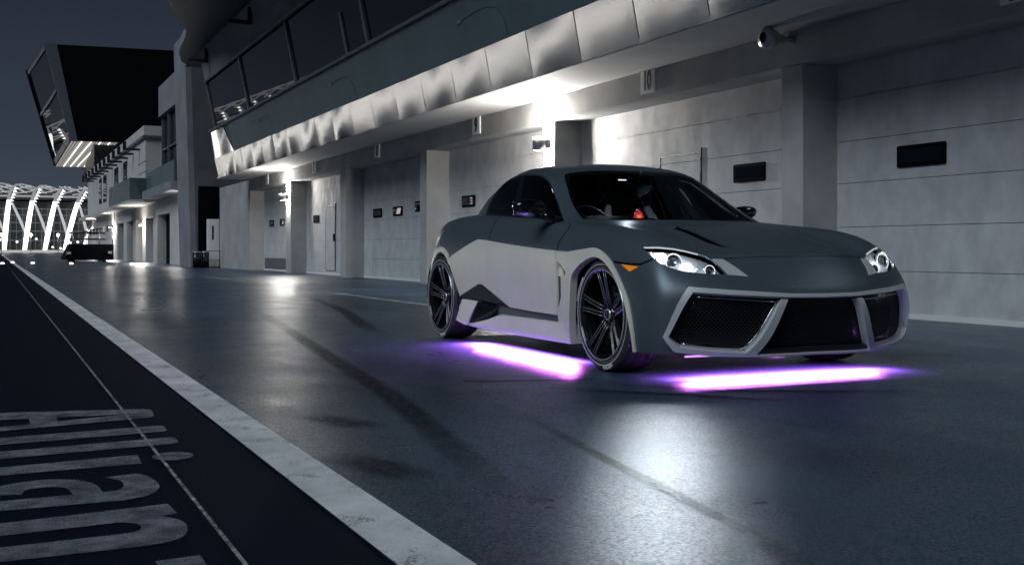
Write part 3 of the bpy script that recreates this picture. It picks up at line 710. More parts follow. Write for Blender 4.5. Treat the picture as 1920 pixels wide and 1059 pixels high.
# ---------------------------------------------------------------- the car: surface cages
BODY=[
[(.845,0,.143),(.885,0,.26),(.905,0,.45),(.83,0,.57),(.735,0,.672),(.665,0,.706),(.05,0,.838),(-.53,0,.905)],
[(.835,.28,.14),(.872,.285,.26),(.885,.29,.45),(.815,.285,.57),(.712,.28,.670),(.64,.28,.708),(.03,.27,.842),(-.54,.30,.905)],
[(.765,.52,.143),(.80,.53,.26),(.815,.555,.45),(.745,.55,.57),(.615,.53,.670),(.51,.52,.722),(-.05,.48,.848),(-.56,.50,.905)],
[(.665,.745,.15),(.685,.77,.26),(.70,.78,.45),(.65,.755,.575),(.535,.705,.702),(.38,.67,.79),(-.12,.60,.864),(-.59,.63,.905)],
[(.55,.875,.15),(.56,.895,.26),(.56,.897,.45),(.52,.87,.60),(.43,.82,.725),(.21,.745,.825),(-.24,.70,.875),(-.63,.72,.905)],
[(.32,.905,.15),(.32,.915,.26),(.27,.915,.45),(.22,.905,.61),(.13,.868,.742),(-.04,.79,.838),(-.40,.745,.880),(-.69,.745,.903)],
[(-.1,.905,.15),(-.1,.915,.26),(-.1,.915,.45),(-.1,.905,.62),(-.15,.87,.75),(-.32,.81,.84),(-.56,.78,.880),(-.77,.757,.900)],
[(-.55,.865,.15),(-.55,.875,.28),(-.55,.88,.46),(-.58,.88,.63),(-.62,.867,.75),(-.66,.83,.835),(-.75,.795,.882),(-.87,.765,.905)],
[(-1.1,.84,.15),(-1.1,.858,.28),(-1.1,.868,.46),(-1.1,.875,.63),(-1.1,.867,.76),(-1.1,.835,.855),(-1.11,.795,.908),(-1.12,.762,.925)],
[(-1.65,.845,.15),(-1.65,.865,.28),(-1.65,.878,.46),(-1.65,.885,.63),(-1.65,.872,.78),(-1.65,.835,.885),(-1.65,.785,.938),(-1.65,.745,.955)],
[(-2.12,.865,.15),(-2.12,.885,.28),(-2.12,.90,.46),(-2.12,.905,.64),(-2.12,.885,.80),(-2.12,.83,.91),(-2.11,.775,.957),(-2.10,.71,.978)],
[(-2.60,.88,.16),(-2.60,.89,.28),(-2.60,.895,.46),(-2.60,.895,.65),(-2.59,.87,.82),(-2.57,.815,.93),(-2.50,.745,.975),(-2.46,.65,.992)],
[(-2.95,.84,.18),(-2.97,.855,.30),(-2.98,.86,.46),(-2.96,.85,.65),(-2.93,.815,.83),(-2.88,.76,.935),(-2.78,.66,.982),(-2.66,.56,1.0)],
[(-3.20,.68,.2),(-3.26,.70,.3),(-3.29,.71,.46),(-3.26,.69,.65),(-3.22,.67,.85),(-3.15,.62,.955),(-2.99,.53,.985),(-2.76,.42,1.005)],
[(-3.33,.38,.2),(-3.39,.38,.3),(-3.44,.39,.46),(-3.39,.38,.65),(-3.34,.38,.87),(-3.28,.36,.965),(-3.08,.3,.992),(-2.82,.22,1.01)],
[(-3.37,0,.2),(-3.43,0,.3),(-3.48,0,.46),(-3.43,0,.65),(-3.38,0,.875),(-3.32,0,.97),(-3.11,0,.996),(-2.84,0,1.012)],
]
CABIN=[
[(-.53,0,.905),(-.72,0,1.035),(-.91,0,1.165),(-1.07,0,1.272),(-1.30,0,1.330),(-1.60,0,1.358)],
[(-.54,.30,.905),(-.735,.28,1.035),(-.925,.26,1.165),(-1.08,.24,1.270),(-1.32,.19,1.328),(-1.61,0,1.358)],
[(-.56,.50,.905),(-.76,.465,1.035),(-.95,.43,1.16),(-1.10,.39,1.264),(-1.35,.30,1.325),(-1.62,0,1.358)],
[(-.59,.63,.905),(-.80,.58,1.03),(-.985,.53,1.155),(-1.14,.475,1.255),(-1.39,.37,1.319),(-1.63,0,1.358)],
[(-.63,.72,.905),(-.84,.655,1.02),(-1.025,.59,1.145),(-1.20,.53,1.247),(-1.44,.41,1.315),(-1.64,0,1.358)],
[(-.69,.745,.903),(-.885,.687,1.02),(-1.07,.625,1.145),(-1.245,.562,1.248),(-1.49,.43,1.314),(-1.66,0,1.358)],
[(-.77,.757,.90),(-.96,.705,1.02),(-1.14,.65,1.15),(-1.305,.585,1.255),(-1.53,.44,1.318),(-1.67,0,1.358)],
[(-.87,.765,.905),(-1.05,.72,1.03),(-1.22,.665,1.165),(-1.38,.60,1.266),(-1.58,.445,1.323),(-1.68,0,1.359)],
[(-1.12,.762,.925),(-1.25,.725,1.05),(-1.38,.67,1.185),(-1.5,.605,1.278),(-1.63,.445,1.328),(-1.70,0,1.359)],
[(-1.65,.745,.955),(-1.67,.71,1.075),(-1.68,.655,1.195),(-1.70,.595,1.285),(-1.72,.44,1.330),(-1.74,0,1.358)],
[(-2.10,.71,.978),(-2.04,.68,1.085),(-1.96,.633,1.192),(-1.9,.575,1.275),(-1.84,.43,1.324),(-1.78,0,1.357)],
[(-2.46,.65,.992),(-2.34,.635,1.085),(-2.21,.595,1.18),(-2.08,.545,1.262),(-1.93,.41,1.317),(-1.81,0,1.356)],
[(-2.66,.56,1.0),(-2.52,.55,1.09),(-2.36,.525,1.18),(-2.19,.485,1.260),(-1.98,.36,1.315),(-1.83,0,1.355)],
[(-2.76,.42,1.005),(-2.61,.41,1.097),(-2.43,.39,1.188),(-2.25,.36,1.264),(-2.02,.27,1.317),(-1.84,0,1.355)],
[(-2.82,.22,1.01),(-2.65,.215,1.103),(-2.46,.205,1.194),(-2.28,.19,1.27),(-2.04,.14,1.322),(-1.85,0,1.355)],
[(-2.84,0,1.012),(-2.67,0,1.105),(-2.48,0,1.197),(-2.29,0,1.273),(-2.05,0,1.325),(-1.86,0,1.355)],
]
def crm(P,n,ghost0,ghost1):
    """catmull-rom along axis 0, n subdivisions; ghosts are the rows before and after"""
    Q=np.concatenate([ghost0[None],P,ghost1[None]],0); m=len(P)-1
    t=(np.arange(n)/n)[:,None,None]
    out=[]
    for k in range(m):
        a,b,c,d=Q[k],Q[k+1],Q[k+2],Q[k+3]
        out.append(.5*((2*b)+(-a+c)*t+(2*a-5*b+4*c-d)*t*t+(-a+3*b-3*c+d)*t**3))
    out.append(P[-1][None]); return np.concatenate(out,0)
def grid(C,nu,nv,smooth=0,spine=False):
    P=np.array(C,float)
    m=np.array([1,-1,1.])
    G=crm(P,nu,P[1]*m,P[-2]*m)                       # along i, mirrored past the centre line
    T=np.swapaxes(G,0,1)
    g1=T[-2]*m if spine else 2*T[-1]-T[-2]
    S=crm(T,nv,2*T[0]-T[1],g1)
    S=np.swapaxes(S,0,1).copy()
    for _ in range(smooth):
        E=np.concatenate([(S[1]*m)[None],S,(S[-2]*m)[None]],0)
        A=S.copy()
        lap=(E[:-2]+E[2:]+0*S)[:,1:-1]+S[:,:-2]+S[:,2:]
        A[:,1:-1]=.5*S[:,1:-1]+.125*lap
        ed=E[:-2]+E[2:]
        A[:,0]=.5*S[:,0]+.25*ed[:,0]; A[:,-1]=.5*S[:,-1]+.25*ed[:,-1]
        S=A
    S[0,:,1]=0; S[-1,:,1]=0
    return S

NU, NV = 20, 14
class Surf:
    def __init__(s, cage, spine=False):
        s.S = grid(cage, NU, NV, 30, spine)
        S = s.S; m = np.array([1, -1, 1.])
        Eu = np.concatenate([(S[1] * m)[None], S, (S[-2] * m)[None]], 0)
        du = Eu[2:] - Eu[:-2]
        dv = np.gradient(S, axis=1)
        n = np.cross(du, dv); n /= np.maximum(np.linalg.norm(n, axis=2, keepdims=True), 1e-9)
        mid = S[S.shape[0] // 2, 3]
        s.N = n if n[S.shape[0] // 2, 3, 1] > 0 else -n
        if spine: s.N[:, -1] = (0, 0, 1)
        nu, nv = S.shape[0] - 1, S.shape[1] - 1
        U = np.repeat((np.arange(nu + 1) / NU)[:, None], nv + 1, 1); Vv = np.repeat((np.arange(nv + 1) / NV)[None], nu + 1, 0)
        D = np.concatenate([S, s.N, U[..., None], Vv[..., None]], 2)
        a, b, c, d = D[:-1, :-1], D[1:, :-1], D[1:, 1:], D[:-1, 1:]
        s.T = np.concatenate([np.stack([a, b, c], 2).reshape(-1, 3, 8), np.stack([a, c, d], 2).reshape(-1, 3, 8)], 0)
    def at(s, u, v):
        i = min(max(u * NU, 0), s.S.shape[0] - 1.001); j = min(max(v * NV, 0), s.S.shape[1] - 1.001)
        a, b = int(i), int(j); f, g = i - a, j - b
        w = ((1 - f) * (1 - g), f * (1 - g), (1 - f) * g, f * g)
        q = lambda A: w[0] * A[a, b] + w[1] * A[a + 1, b] + w[2] * A[a, b + 1] + w[3] * A[a + 1, b + 1]
        p, n = q(s.S), q(s.N)
        return Vector(p), Vector(n).normalized()

def split(T, p, q):
    """triangles left of the line p-q in (u, v), and the others"""
    if len(T) == 0: return T, T
    f = (q[0] - p[0]) * (T[:, :, 7] - p[1]) - (q[1] - p[1]) * (T[:, :, 6] - p[0])
    f = np.where(np.abs(f) < 1e-9, 0, f)
    ins = (f >= 0).all(1); out = (f <= 0).all(1) & ~ins
    mix = np.nonzero(~ins & ~out)[0]
    A, B = [T[ins]], [T[out]]
    la, lb = [], []
    for t in mix:
        P, F = T[t], f[t]; pos, neg = [], []
        for k in range(3):
            a, b = P[k], P[(k + 1) % 3]; fa, fb = F[k], F[(k + 1) % 3]
            if fa >= 0: pos.append(a)
            if fa <= 0: neg.append(a)
            if fa * fb < 0:
                x = a + (b - a) * (fa / (fa - fb)); pos.append(x); neg.append(x)
        for L, o in ((pos, la), (neg, lb)):
            for k in range(1, len(L) - 1): o.append((L[0], L[k], L[k + 1]))
    if la: A.append(np.array(la))
    if lb: B.append(np.array(lb))
    return np.concatenate(A), np.concatenate(B)

def carve(T, poly):
    """cuts a polygon in (u, v) out of the triangles: (inside, rest)"""
    tri = tessellate_polygon([[Vector((x, y, 0)) for x, y in poly]])
    got = []
    for t in tri:
        P = [poly[k] for k in t]
        ar = (P[1][0] - P[0][0]) * (P[2][1] - P[0][1]) - (P[1][1] - P[0][1]) * (P[2][0] - P[0][0])
        if abs(ar) < 1e-7: continue
        if ar < 0: P = P[::-1]
        us = [p[0] for p in P]; vs = [p[1] for p in P]
        near = (T[:, :, 6].max(1) > min(us)) & (T[:, :, 6].min(1) < max(us)) & (T[:, :, 7].max(1) > min(vs)) & (T[:, :, 7].min(1) < max(vs))
        I, rest = T[near], [T[~near]]
        for k in range(3):
            I, o = split(I, P[k], P[(k + 1) % 3]); rest.append(o)
        got.append(I); T = np.concatenate(rest)
    return (np.concatenate(got) if got else T[:0]), T

def ribbon(T, pts, wu, wv):
    """cuts a narrow seam along a polyline; wu, wv are the half widths in u and v"""
    got = []
    for a, b in zip(pts[:-1], pts[1:]):
        dx, dy = (b[0] - a[0]) / wu, (b[1] - a[1]) / wv; d = math.hypot(dx, dy) or 1
        nx, ny = -dy / d * wu, dx / d * wv; ex, ey = dx / d * wu * .4, dy / d * wv * .4
        I, T = carve(T, [(a[0] - ex + nx, a[1] - ey + ny), (b[0] + ex + nx, b[1] + ey + ny), (b[0] + ex - nx, b[1] + ey - ny), (a[0] - ex - nx, a[1] - ey - ny)])
        got.append(I)
    return np.concatenate(got), T

car = empty('sports_car', (0, 0, 0))
tag(car, 'matte grey two door sports car with silver body kit and violet glow underneath', 'car')
car_th = math.atan2(.045, 2.697)
car.location = (4.12, 5.622, 0)
# car space: x forward, y towards the car's left (away from the camera), z up
car.rotation_euler = (0, 0, math.atan2(-math.cos(car_th), -math.sin(car_th)))

def shell(name, soup, m, off=0.0, depth=.012, sides='both', parent=None, inner=True, label=None):
    """a body part: the cut surface, moved out along its normals, with returned edges. sides: both | right | left"""
    outs = []
    for sd in ((-1, 1) if sides == 'both' else ((-1,) if sides == 'right' else (1,))):
        T = soup.copy()
        T[:, :, :3] += T[:, :, 3:6] * off
        T[:, :, 1] *= sd; T[:, :, 4] *= sd
        outs.append(T)
    T = np.concatenate(outs)
    P = T[:, :, :3].reshape(-1, 3); Nn = T[:, :, 3:6].reshape(-1, 3)
    key = np.round(P / 2e-5).astype(np.int64)
    _, first, inv = np.unique(key, axis=0, return_index=True, return_inverse=True)
    inv = inv.reshape(-1)
    V, N = P[first], Nn[first].copy()
    N /= np.maximum(np.linalg.norm(N, axis=1, keepdims=True), 1e-9)
    F = inv.reshape(-1, 3)
    ok = (F[:, 0] != F[:, 1]) & (F[:, 1] != F[:, 2]) & (F[:, 0] != F[:, 2]); F = F[ok]
    fn = np.cross(V[F[:, 1]] - V[F[:, 0]], V[F[:, 2]] - V[F[:, 0]])
    flip = (fn * (N[F[:, 0]] + N[F[:, 1]] + N[F[:, 2]])).sum(1) < 0
    F[flip] = F[flip][:, ::-1]
    faces = [tuple(f) for f in F.tolist()]; verts = V; norms = N
    if depth > 0:
        cnt = {}
        for f in faces:
            for k in range(3):
                a, b = f[k], f[(k + 1) % 3]; e_ = (a, b) if a < b else (b, a)
                cnt[e_] = None if e_ in cnt else (a, b)
        be = [x for x in cnt.values() if x]
        if be:
            A = np.array(be); n0 = len(verts); k = len(be)
            a, b = verts[A[:, 0]], verts[A[:, 1]]
            a2, b2 = a - norms[A[:, 0]] * depth, b - norms[A[:, 1]] * depth
            sn = np.cross(b - a, norms[A[:, 0]]); sn /= np.maximum(np.linalg.norm(sn, axis=1, keepdims=True), 1e-9)
            verts = np.concatenate([verts, a, b, b2, a2]); norms = np.concatenate([norms, sn, sn, sn, sn])
            faces += [(n0 + i + k, n0 + i, n0 + i + 3 * k, n0 + i + 2 * k) for i in range(k)]
    me = bpy.data.meshes.new(name)
    me.from_pydata(verts.tolist(), [], faces)
    me.polygons.foreach_set('use_smooth', [True] * len(me.polygons))
    me.normals_split_custom_set_from_vertices(norms.tolist())
    me.materials.append(m)
    o = bpy.data.objects.new(name, me); col.objects.link(o); o.parent = parent or car
    if label: o['label'] = label
    return o

M['paint'] = mat('satin_grey_wrap', (.088, .112, .134), .35, metal=.35, spec=.5, rvar=(1.4, .33, .39))
M['silver'] = mat('satin_silver_wrap', (.95, .89, .76), .30, metal=.30, noise=(2.2, .05), rvar=(3, .3, .42))
M['gloss_black'] = mat('gloss_black', (.004, .004, .005), .12, coat=.5)
M['trim'] = mat('black_plastic', (.010, .011, .013), .45)
M['carbon'] = mat('dark_lower_trim', (.018, .021, .025), .4)
M['chrome'] = mat('chrome', (.78, .79, .8), .08, metal=1.0)
M['reflector'] = mat('lamp_reflector', (.75, .78, .82), .3, metal=.7, bump=(90, .8, .015))
M['rubber'] = mat('tyre_rubber_compound', (.030, .032, .036), .6, bump=(40, .15, .003))
M['amber'] = mat('amber_lens', (.75, .20, .01), .25, emit=(1.0, .32, .02), es=.28)
M['amber'].cycles.emission_sampling = 'NONE'
M['car_glass'] = tinted_glass('windscreen_glass', (.68, .74, .78), .015)
M['side_glass'] = tinted_glass('tinted_side_glass', (.15, .165, .18), .015)
M['clear'] = tinted_glass('lamp_cover', (.93, .95, .97), .01, 1.45)
M['grille_frame'] = mat('satin_silver_frame', (.66, .68, .69), .34, metal=.30)
M['mesh'] = mat('black_mesh_metal', (.13, .125, .14), .30, metal=.8)
M['cloth'] = mat('seat_cloth', (.004, .004, .005), .9, spec=.1)
M['seat_trim'] = mat('seat_bolster', (.62, .65, .68), .5)

body = Surf(BODY); cab_s = Surf(CABIN, True)
T = body.T
# wheel openings
F_ARCH = [(4.70, -.1), (4.75, 1.02), (4.87, 1.95), (5.10, 2.68), (5.42, 3.16), (5.80, 3.36), (6.14, 3.20), (6.52, 2.66), (6.62, 2.01), (6.67, .92), (6.69, -.1)]
R_ARCH = [(10.30, -.1), (10.28, .8), (10.24, 1.43), (10.45, 2.2), (10.72, 2.88), (10.88, 3.10), (11.15, 3.24), (11.45, 3.14), (11.75, 2.78), (11.98, 2.2), (12.1, 1.4), (12.15, -.1)]
F_ARCH = curve(F_ARCH); R_ARCH = curve(R_ARCH, (3,))
_, T = carve(T, F_ARCH); _, T = carve(T, R_ARCH)
# lamps
HL = [(4.22, 4.03), (3.7, 4.13), (3.12, 4.21), (2.32, 4.2), (2.05, 3.92), (1.89, 3.10), (2.39, 3.13), (3.01, 3.20), (3.5, 3.32), (3.89, 3.56), (4.12, 3.82)]
HL = curve(HL[:5]) + curve(HL[5:])
lamp, T = carve(T, HL)
brow, T = carve(T, [(2.04, 3.92), (1.80, 3.93), (1.48, 2.98), (1.88, 3.08)])
amber, T = carve(T, [(4.87, 3.16), (4.35, 3.12), (4.62, 2.90)])
# front grille: silver frame and the two slanting bars
FR_OUT = [(-.1, 2.17), (.76, 2.19), (1.94, 2.34), (2.85, 2.48), (3.57, .90), (3.27, .16), (2.45, .0), (1.60, -.1), (-.1, -.1)]
front, T = carve(T, FR_OUT)
g = []
I, front = carve(front, [(-.1, 2.04), (-.1, 2.5), (3.0, 2.6), (2.75, 2.26), (1.96, 2.16), (.77, 2.06)]); g.append(I)
I, front = carve(front, [(2.75, 2.26), (3.0, 2.6), (3.7, .9), (3.40, .90)]); g.append(I)
I, front = carve(front, [(3.40, .90), (3.7, .90), (3.4, .10), (3.28, .12), (3.10, .42)]); g.append(I)
I, front = carve(front, [(3.10, .42), (3.28, .16), (2.4, -.1), (1.5, -.1), (1.62, .17), (2.46, .25)]); g.append(I)
I, front = carve(front, [(.82, 1.99), (.95, 2.0), (1.66, .19), (1.50, -.1)]); g.append(I)
frame = np.concatenate(g)
lip, front = carve(front, [(-.1, -.1), (-.1, .09), (1.56, .09), (1.5, -.1)])
lip2, front = carve(front, [(-.1, .09), (-.1, .30), (1.62, .30), (1.56, .09)])
# silver body kit
SIL = [(7.02, 3.61), (9.16, 3.99), (9.52, 4.0), (10.71, 2.96), (10.45, 2.2), (10.22, 1.44), (9.36, 2.03), (8.99, 1.7), (8.45, 1.18), (7.62, 1.11), (7.07, 1.1)]
sil, T = carve(T, SIL)
vent, T = carve(T, [(7.00, 3.10), (6.88, 2.95), (6.75, 2.66), (6.90, 1.97), (7.045, 1.17), (7.04, 2.0)])
FL = [(7.0, 3.60), (6.67, 3.56), (6.36, 3.66), (5.94, 3.77), (5.72, 3.74), (5.54, 3.64), (5.26, 3.36), (5.06, 2.95), (4.89, 2.45), (4.74, 1.85), (4.66, 1.16), (4.62, -.1), (7.0, -.1), (7.05, 1.1)]
FL = curve(FL[:12], (1,)) + FL[12:]
flare, T = carve(T, FL)
RF = [(10.71, 2.90), (10.76, 3.18), (10.95, 3.38), (11.18, 3.47), (11.5, 3.38), (11.85, 3.0), (12.15, 2.4), (12.28, 1.5), (12.3, -.1), (10.3, -.1), (10.24, 1.43)]
RF = curve(RF[:9]) + RF[9:]
rflare, T = carve(T, RF)
low_sil, T = carve(T, [(12.28, -.1), (12.28, 1.5), (12.15, 2.4), (11.9, 3.1), (12.6, 3.45), (13.3, 2.6), (15.1, 2.6), (15.1, -.1)])
low, T = carve(T, [(7.05, 1.12), (7.62, 1.12), (8.45, 1.19), (8.99, 1.71), (9.36, 2.04), (10.25, 1.42), (10.3, -.1), (6.68, -.1), (6.66, .9), (7.05, .9)])
# panel gaps
seam = []
for pts, wu, wv in (([(0, 4.13), (1.28, 4.12), (1.8, 3.98), (2.04, 3.94)], .016, .030),
                    ([(5.26, 3.26), (4.9, 3.22), (4.55, 3.2), (4.3, 3.22), (4.05, 3.40), (3.9, 3.55)], .016, .038),
                    ([(5.97, 7.05), (6.3, 6.0), (6.75, 5.0), (6.95, 4.2), (7.02, 3.58)], .014, .038),
                    ([(9.32, 7.05), (9.22, 5.9), (9.17, 4.9), (9.16, 3.95)], .014, .038),
                    ([(2.34, 4.22), (2.75, 4.9), (3.3, 5.8), (3.75, 6.6), (3.95, 7.05)], .014, .030),
                    ([(12.6, 3.9), (13.1, 5.0), (13.2, 6.2), (13.25, 7.05)], .016, .038), ([(12.4, 3.6), (13.2, 3.55), (15.05, 3.5)], .012, .028)):
    I, T = ribbon(T, pts, wu, wv); seam.append(I)
I, sil = ribbon(sil, [(9.17, 4.05), (9.12, 3.0), (9.08, 2.4), (8.99, 1.6)], .008, .022); seam.append(I)
I, sil = ribbon(sil, [(7.02, 3.7), (7.06, 2.6), (7.075, 1.0)], .008, .022); seam.append(I)
seam = np.concatenate(seam)
# bonnet vents
bv, T = carve(T, [(1.02, 6.25), (1.24, 5.7), (1.36, 5.0), (1.60, 5.35), (1.50, 6.0)])
hood, T = carve(T, [(-.1, 4.13), (1.28, 4.12), (1.8, 3.98), (2.04, 3.94), (2.32, 4.2), (2.75, 4.9), (3.3, 5.8), (3.75, 6.6), (3.95, 7.05), (-.1, 7.1)])
nose, T = carve(T, [(-.1, -.1), (-.1, 4.14), (1.28, 4.13), (2.04, 3.95), (3.9, 3.56), (4.05, 3.40), (4.3, 3.22), (4.9, 3.22), (5.3, 3.27), (5.3, -.1)])
fender, T = carve(T, [(2.3, 4.2), (4.3, 3.2), (5.3, 3.25), (7.06, 3.5), (6.75, 5.0), (5.97, 7.1), (3.8, 7.1)])
door, T = carve(T, [(7.04, 3.4), (6.75, 5.0), (5.97, 7.1), (9.32, 7.1), (9.17, 4.9), (9.17, 3.4)])
quarter, T = carve(T, [(9.17, 3.2), (9.17, 4.9), (9.32, 7.1), (13.25, 7.1), (13.1, 5.0), (12.4, 3.58), (12.4, 2.0), (9.17, 2.0)])
deck, T = carve(T, [(12.4, 3.58), (13.1, 5.0), (13.25, 7.1), (15.1, 7.1), (15.1, 3.5)])
rearb = T

shell('bonnet', hood, M['paint']); shell('front_bumper', nose, M['paint'])
for sd in ('right', 'left'):
    shell('front_wing', fender, M['paint'], sides=sd)
    dpart = shell('door', door, M['paint'], sides=sd)
    shell('door_cladding', sil, M['silver'], off=.010, depth=.024, sides=sd)
    shell('rear_quarter', quarter, M['paint'], sides=sd)
    shell('front_arch_flare', flare, M['silver'], off=.012, depth=.045, sides=sd)
    shell('rear_arch_flare', rflare, M['silver'], off=.014, depth=.05, sides=sd)
    shell('side_vent', vent, M['black'], off=-.035, depth=0, sides=sd)
    shell('lower_trim', low, M['carbon'], off=-.012, depth=0, sides=sd)
    shell('side_marker', amber, M['amber'], off=.003, sides=sd)
    shell('lamp_brow', brow, M['grille_frame'], off=.003, sides=sd)
    shell('bonnet_vent', bv, M['black'], off=-.02, depth=0, sides=sd)
shell('boot_lid', deck, M['paint']); shell('rear_bumper', rearb, M['paint']); shell('rear_diffuser', low_sil, M['silver'], off=.006)
tag(shell('panel_gap', seam, M['black'], off=-.008, depth=0), kind='stuff')
shell('grille_frame', frame, M['grille_frame'], off=.012, depth=.05)
shell('front_lip', lip, M['grille_frame'], off=.012, depth=.03); shell('lip_blade', lip2, M['trim'], off=-.004, depth=.03)
shell('grille_backing', front, M['black'], off=-.09, depth=0)
# upper edge of the vent pocket: a slanting silver blade
blade, _ = carve(body.T, [(7.0, 2.9), (6.95, 2.7), (6.92, 2.4), (7.0, 1.5), (7.04, 1.25), (7.045, 2.0)])
for sd in ('right', 'left'): shell('vent_blade', blade, M['silver'], off=-.012, depth=.01, sides=sd)

# hexagonal mesh in the front openings
def in_poly(p, poly):
    c = False; n = len(poly)
    for i in range(n):
        (x0, y0), (x1, y1) = poly[i], poly[(i + 1) % n]
        if (y0 > p[1]) != (y1 > p[1]) and p[0] < (x1 - x0) * (p[1] - y0) / (y1 - y0) + x0: c = not c
    return c
OPEN_C = [(-.05, .28), (-.05, 2.0), (.78, 2.02), (1.46, .28)]
OPEN_S = [(1.0, 2.0), (1.96, 2.12), (2.76, 2.20), (3.38, .9), (3.1, .42), (1.68, .22)]
mb = MB()
cu, cv = .088, .066
for r_ in range(0, 34):
    for c_i in range(0, 42):
        u0 = c_i * cu + (cu / 2 if r_ % 2 else 0); v0 = .25 + r_ * cv
        ctr = (u0, v0)
        if not (in_poly(ctr, OPEN_C) or in_poly(ctr, OPEN_S)): continue
        hx = [(u0 + cu * .5, v0 + cv * .28), (u0, v0 + cv * .72), (u0 - cu * .5, v0 + cv * .28), (u0 - cu * .5, v0 - cv * .28)]
        for a, b in zip(hx[:-1], hx[1:]):
            if min(a[0], b[0]) < 0: continue
            pa_, na = body.at(*a); pb_, nb_ = body.at(*b)
            for sd in (-1, 1):
                q = []
                for (p, n_) in ((pa_, na), (pb_, nb_)):
                    p = p - n_ * .045; q.append(Vector((p.x, p.y * sd, p.z)))
                d = (q[1] - q[0]).normalized(); nn = Vector((na.x, na.y * sd, na.z)); w = d.cross(nn).normalized() * .0013; h = nn * .0022
                mb.add([q[0] + w, q[1] + w, q[1] - w, q[0] - w, q[0] + w * .5 + h, q[1] + w * .5 + h, q[1] - w * .5 + h, q[0] - w * .5 + h],
                       [(4, 5, 6, 7), (0, 1, 5, 4), (3, 7, 6, 2)])
tag(mb.build('grille_mesh', M['mesh'], car, fix=False), kind='stuff')
mb = MB()
for loop in ([(1.02, 1.93), (1.96, 2.04), (2.70, 2.12)], [(1.72, .30), (2.46, .36), (3.05, .53)], [(1.02, 1.93), (1.72, .30)]):
    for sd in (-1, 1):
        P = []
        for a, b in zip(loop[:-1], loop[1:]):
            for t_ in range(6):
                p, n_ = body.at(a[0] + (b[0] - a[0]) * t_ / 6, a[1] + (b[1] - a[1]) * t_ / 6); p = p - n_ * .02; P.append((p.x, p.y * sd, p.z))
        p, n_ = body.at(*loop[-1]); p = p - n_ * .02; P.append((p.x, p.y * sd, p.z))
        mb.tube(P, .0028, 5)
tag(mb.build('mesh_rim', M['chrome'], car), kind='stuff')

# headlamps: clear cover, reflector bowl, projector lenses with rings
for sd, nm in ((-1, 'right'), (1, 'left')):
    h = shell('headlight', lamp, M['clear'], off=.001, depth=0, sides=nm)
    shell('bowl', lamp, M['reflector'], off=-.042, depth=-.042, sides=nm, parent=h)
    def unit(u, v, r, em, fwd=(1, 0, 0), sink=.03):
        p, n_ = body.at(u, v); p = p - n_ * sink; p = Vector((p.x, p.y * sd, p.z))
        ax = (Vector(fwd) * .75 + Vector((n_.x, n_.y * sd, n_.z)) * .55); ax.z *= .4; ax.normalize()
        rot = ax.to_track_quat('X', 'Z').to_matrix().to_4x4(); Mx = Matrix.Translation(p) @ rot
        def put(mb, name, m):
            o = mb.build(name, m); o.parent = h; o.matrix_local = Mx; return o
        put(MB().lathe([(r * .96, -.05), (r * 1.22, -.02), (r * 1.26, .004), (r * 1.08, .008), (r * 1.0, -.004)], 32, 'x'), 'lamp_ring', M['chrome'])
        put(MB().lathe([(r * 1.06, .007), (r * 1.17, .0095), (r * 1.22, .006)], 32, 'x'), 'halo_ring', glow('halo_ring_glow', (.92, .96, 1), 1.6))
        put(MB().lathe([(.0005, .004), (r * .5, .001), (r * .86, -.012), (r * 1.0, -.022)], 32, 'x'), 'projector_lens', em)
    P = []
    for u_, v_ in ((4.16, 4.0), (3.7, 4.09), (3.12, 4.16), (2.7, 4.175), (2.36, 4.16)):
        p, n_ = body.at(u_, v_); p = p - n_ * .004; P.append((p.x, p.y * sd, p.z))
    MB().tube(P, .0042, 6).build('brow_light', glow('brow_light_glow', (.9, .95, 1), .75), h)
    off_lens = mat('projector_glass', (.05, .06, .07), .05, coat=1.0)
    lit = glow('lit_projector', (.86, .93, 1.0), 4600)
    soft = glow('side_light', (.92, .96, 1), 3.0)
    unit(3.17, 3.66, .042, off_lens)
    unit(2.20, 3.45, .027, off_lens)
    if sd == -1: unit(3.62, 3.66, .027, lit, sink=.016)
    else: unit(3.75, 3.72, .030, soft)
    for (uu, vv, ww) in ((2.75, 3.7, .35), (3.85, 3.8, .25)):
        p, n_ = body.at(uu, vv); p = p - n_ * .012
        ld = bpy.data.lights.new('bulb', 'POINT'); ld.energy = ww; ld.color = (.9, .95, 1); ld.shadow_soft_size = .006
        o = bpy.data.objects.new('bulb', ld); col.objects.link(o); o.parent = h; o.location = (p.x, p.y * sd, p.z)

# ---------------------------------------------------------------- cabin
C = cab_s.T
WS = [(-.1, .05), (3.55, .05), (3.80, .7), (3.98, 1.5), (4.02, 2.3), (3.93, 2.8), (3.6, 2.97), (2.6, 3.0), (-.1, 3.0)]
W1 = [(5.82, .09), (5.84, .98), (6.0, 1.7), (6.2, 2.12), (6.5, 2.38), (6.9, 2.54), (7.63, 2.66), (8.80, 2.76), (8.52, .09)]
W2 = [(9.10, 2.74), (9.8, 2.76), (10.35, 2.70), (10.62, 2.45), (10.62, 1.9), (10.45, 1.1), (10.18, .12), (8.78, .09)]
WS = WS[:1] + curve(WS[1:], (0,)); W1 = curve(W1[:8], (0,)) + W1[8:]; W2 = curve(W2[:7], ()) + W2[7:]
ws, C = carve(C, WS); w1, C = carve(C, W1); w2, C = carve(C, W2)
bp_, C = carve(C, [(8.80, 2.78), (9.10, 2.76), (8.78, .07), (8.52, .07)])
rw, C = carve(C, [(12.5, .12), (15.1, .12), (15.1, 2.85), (12.7, 2.8), (12.45, 2.4)])
band, ws = carve(ws, [(-.1, 2.70), (3.4, 2.68), (3.72, 2.3), (3.75, 1.5), (3.6, .75), (3.35, .05), (4.3, .05), (4.3, 3.2), (-.1, 3.2)])
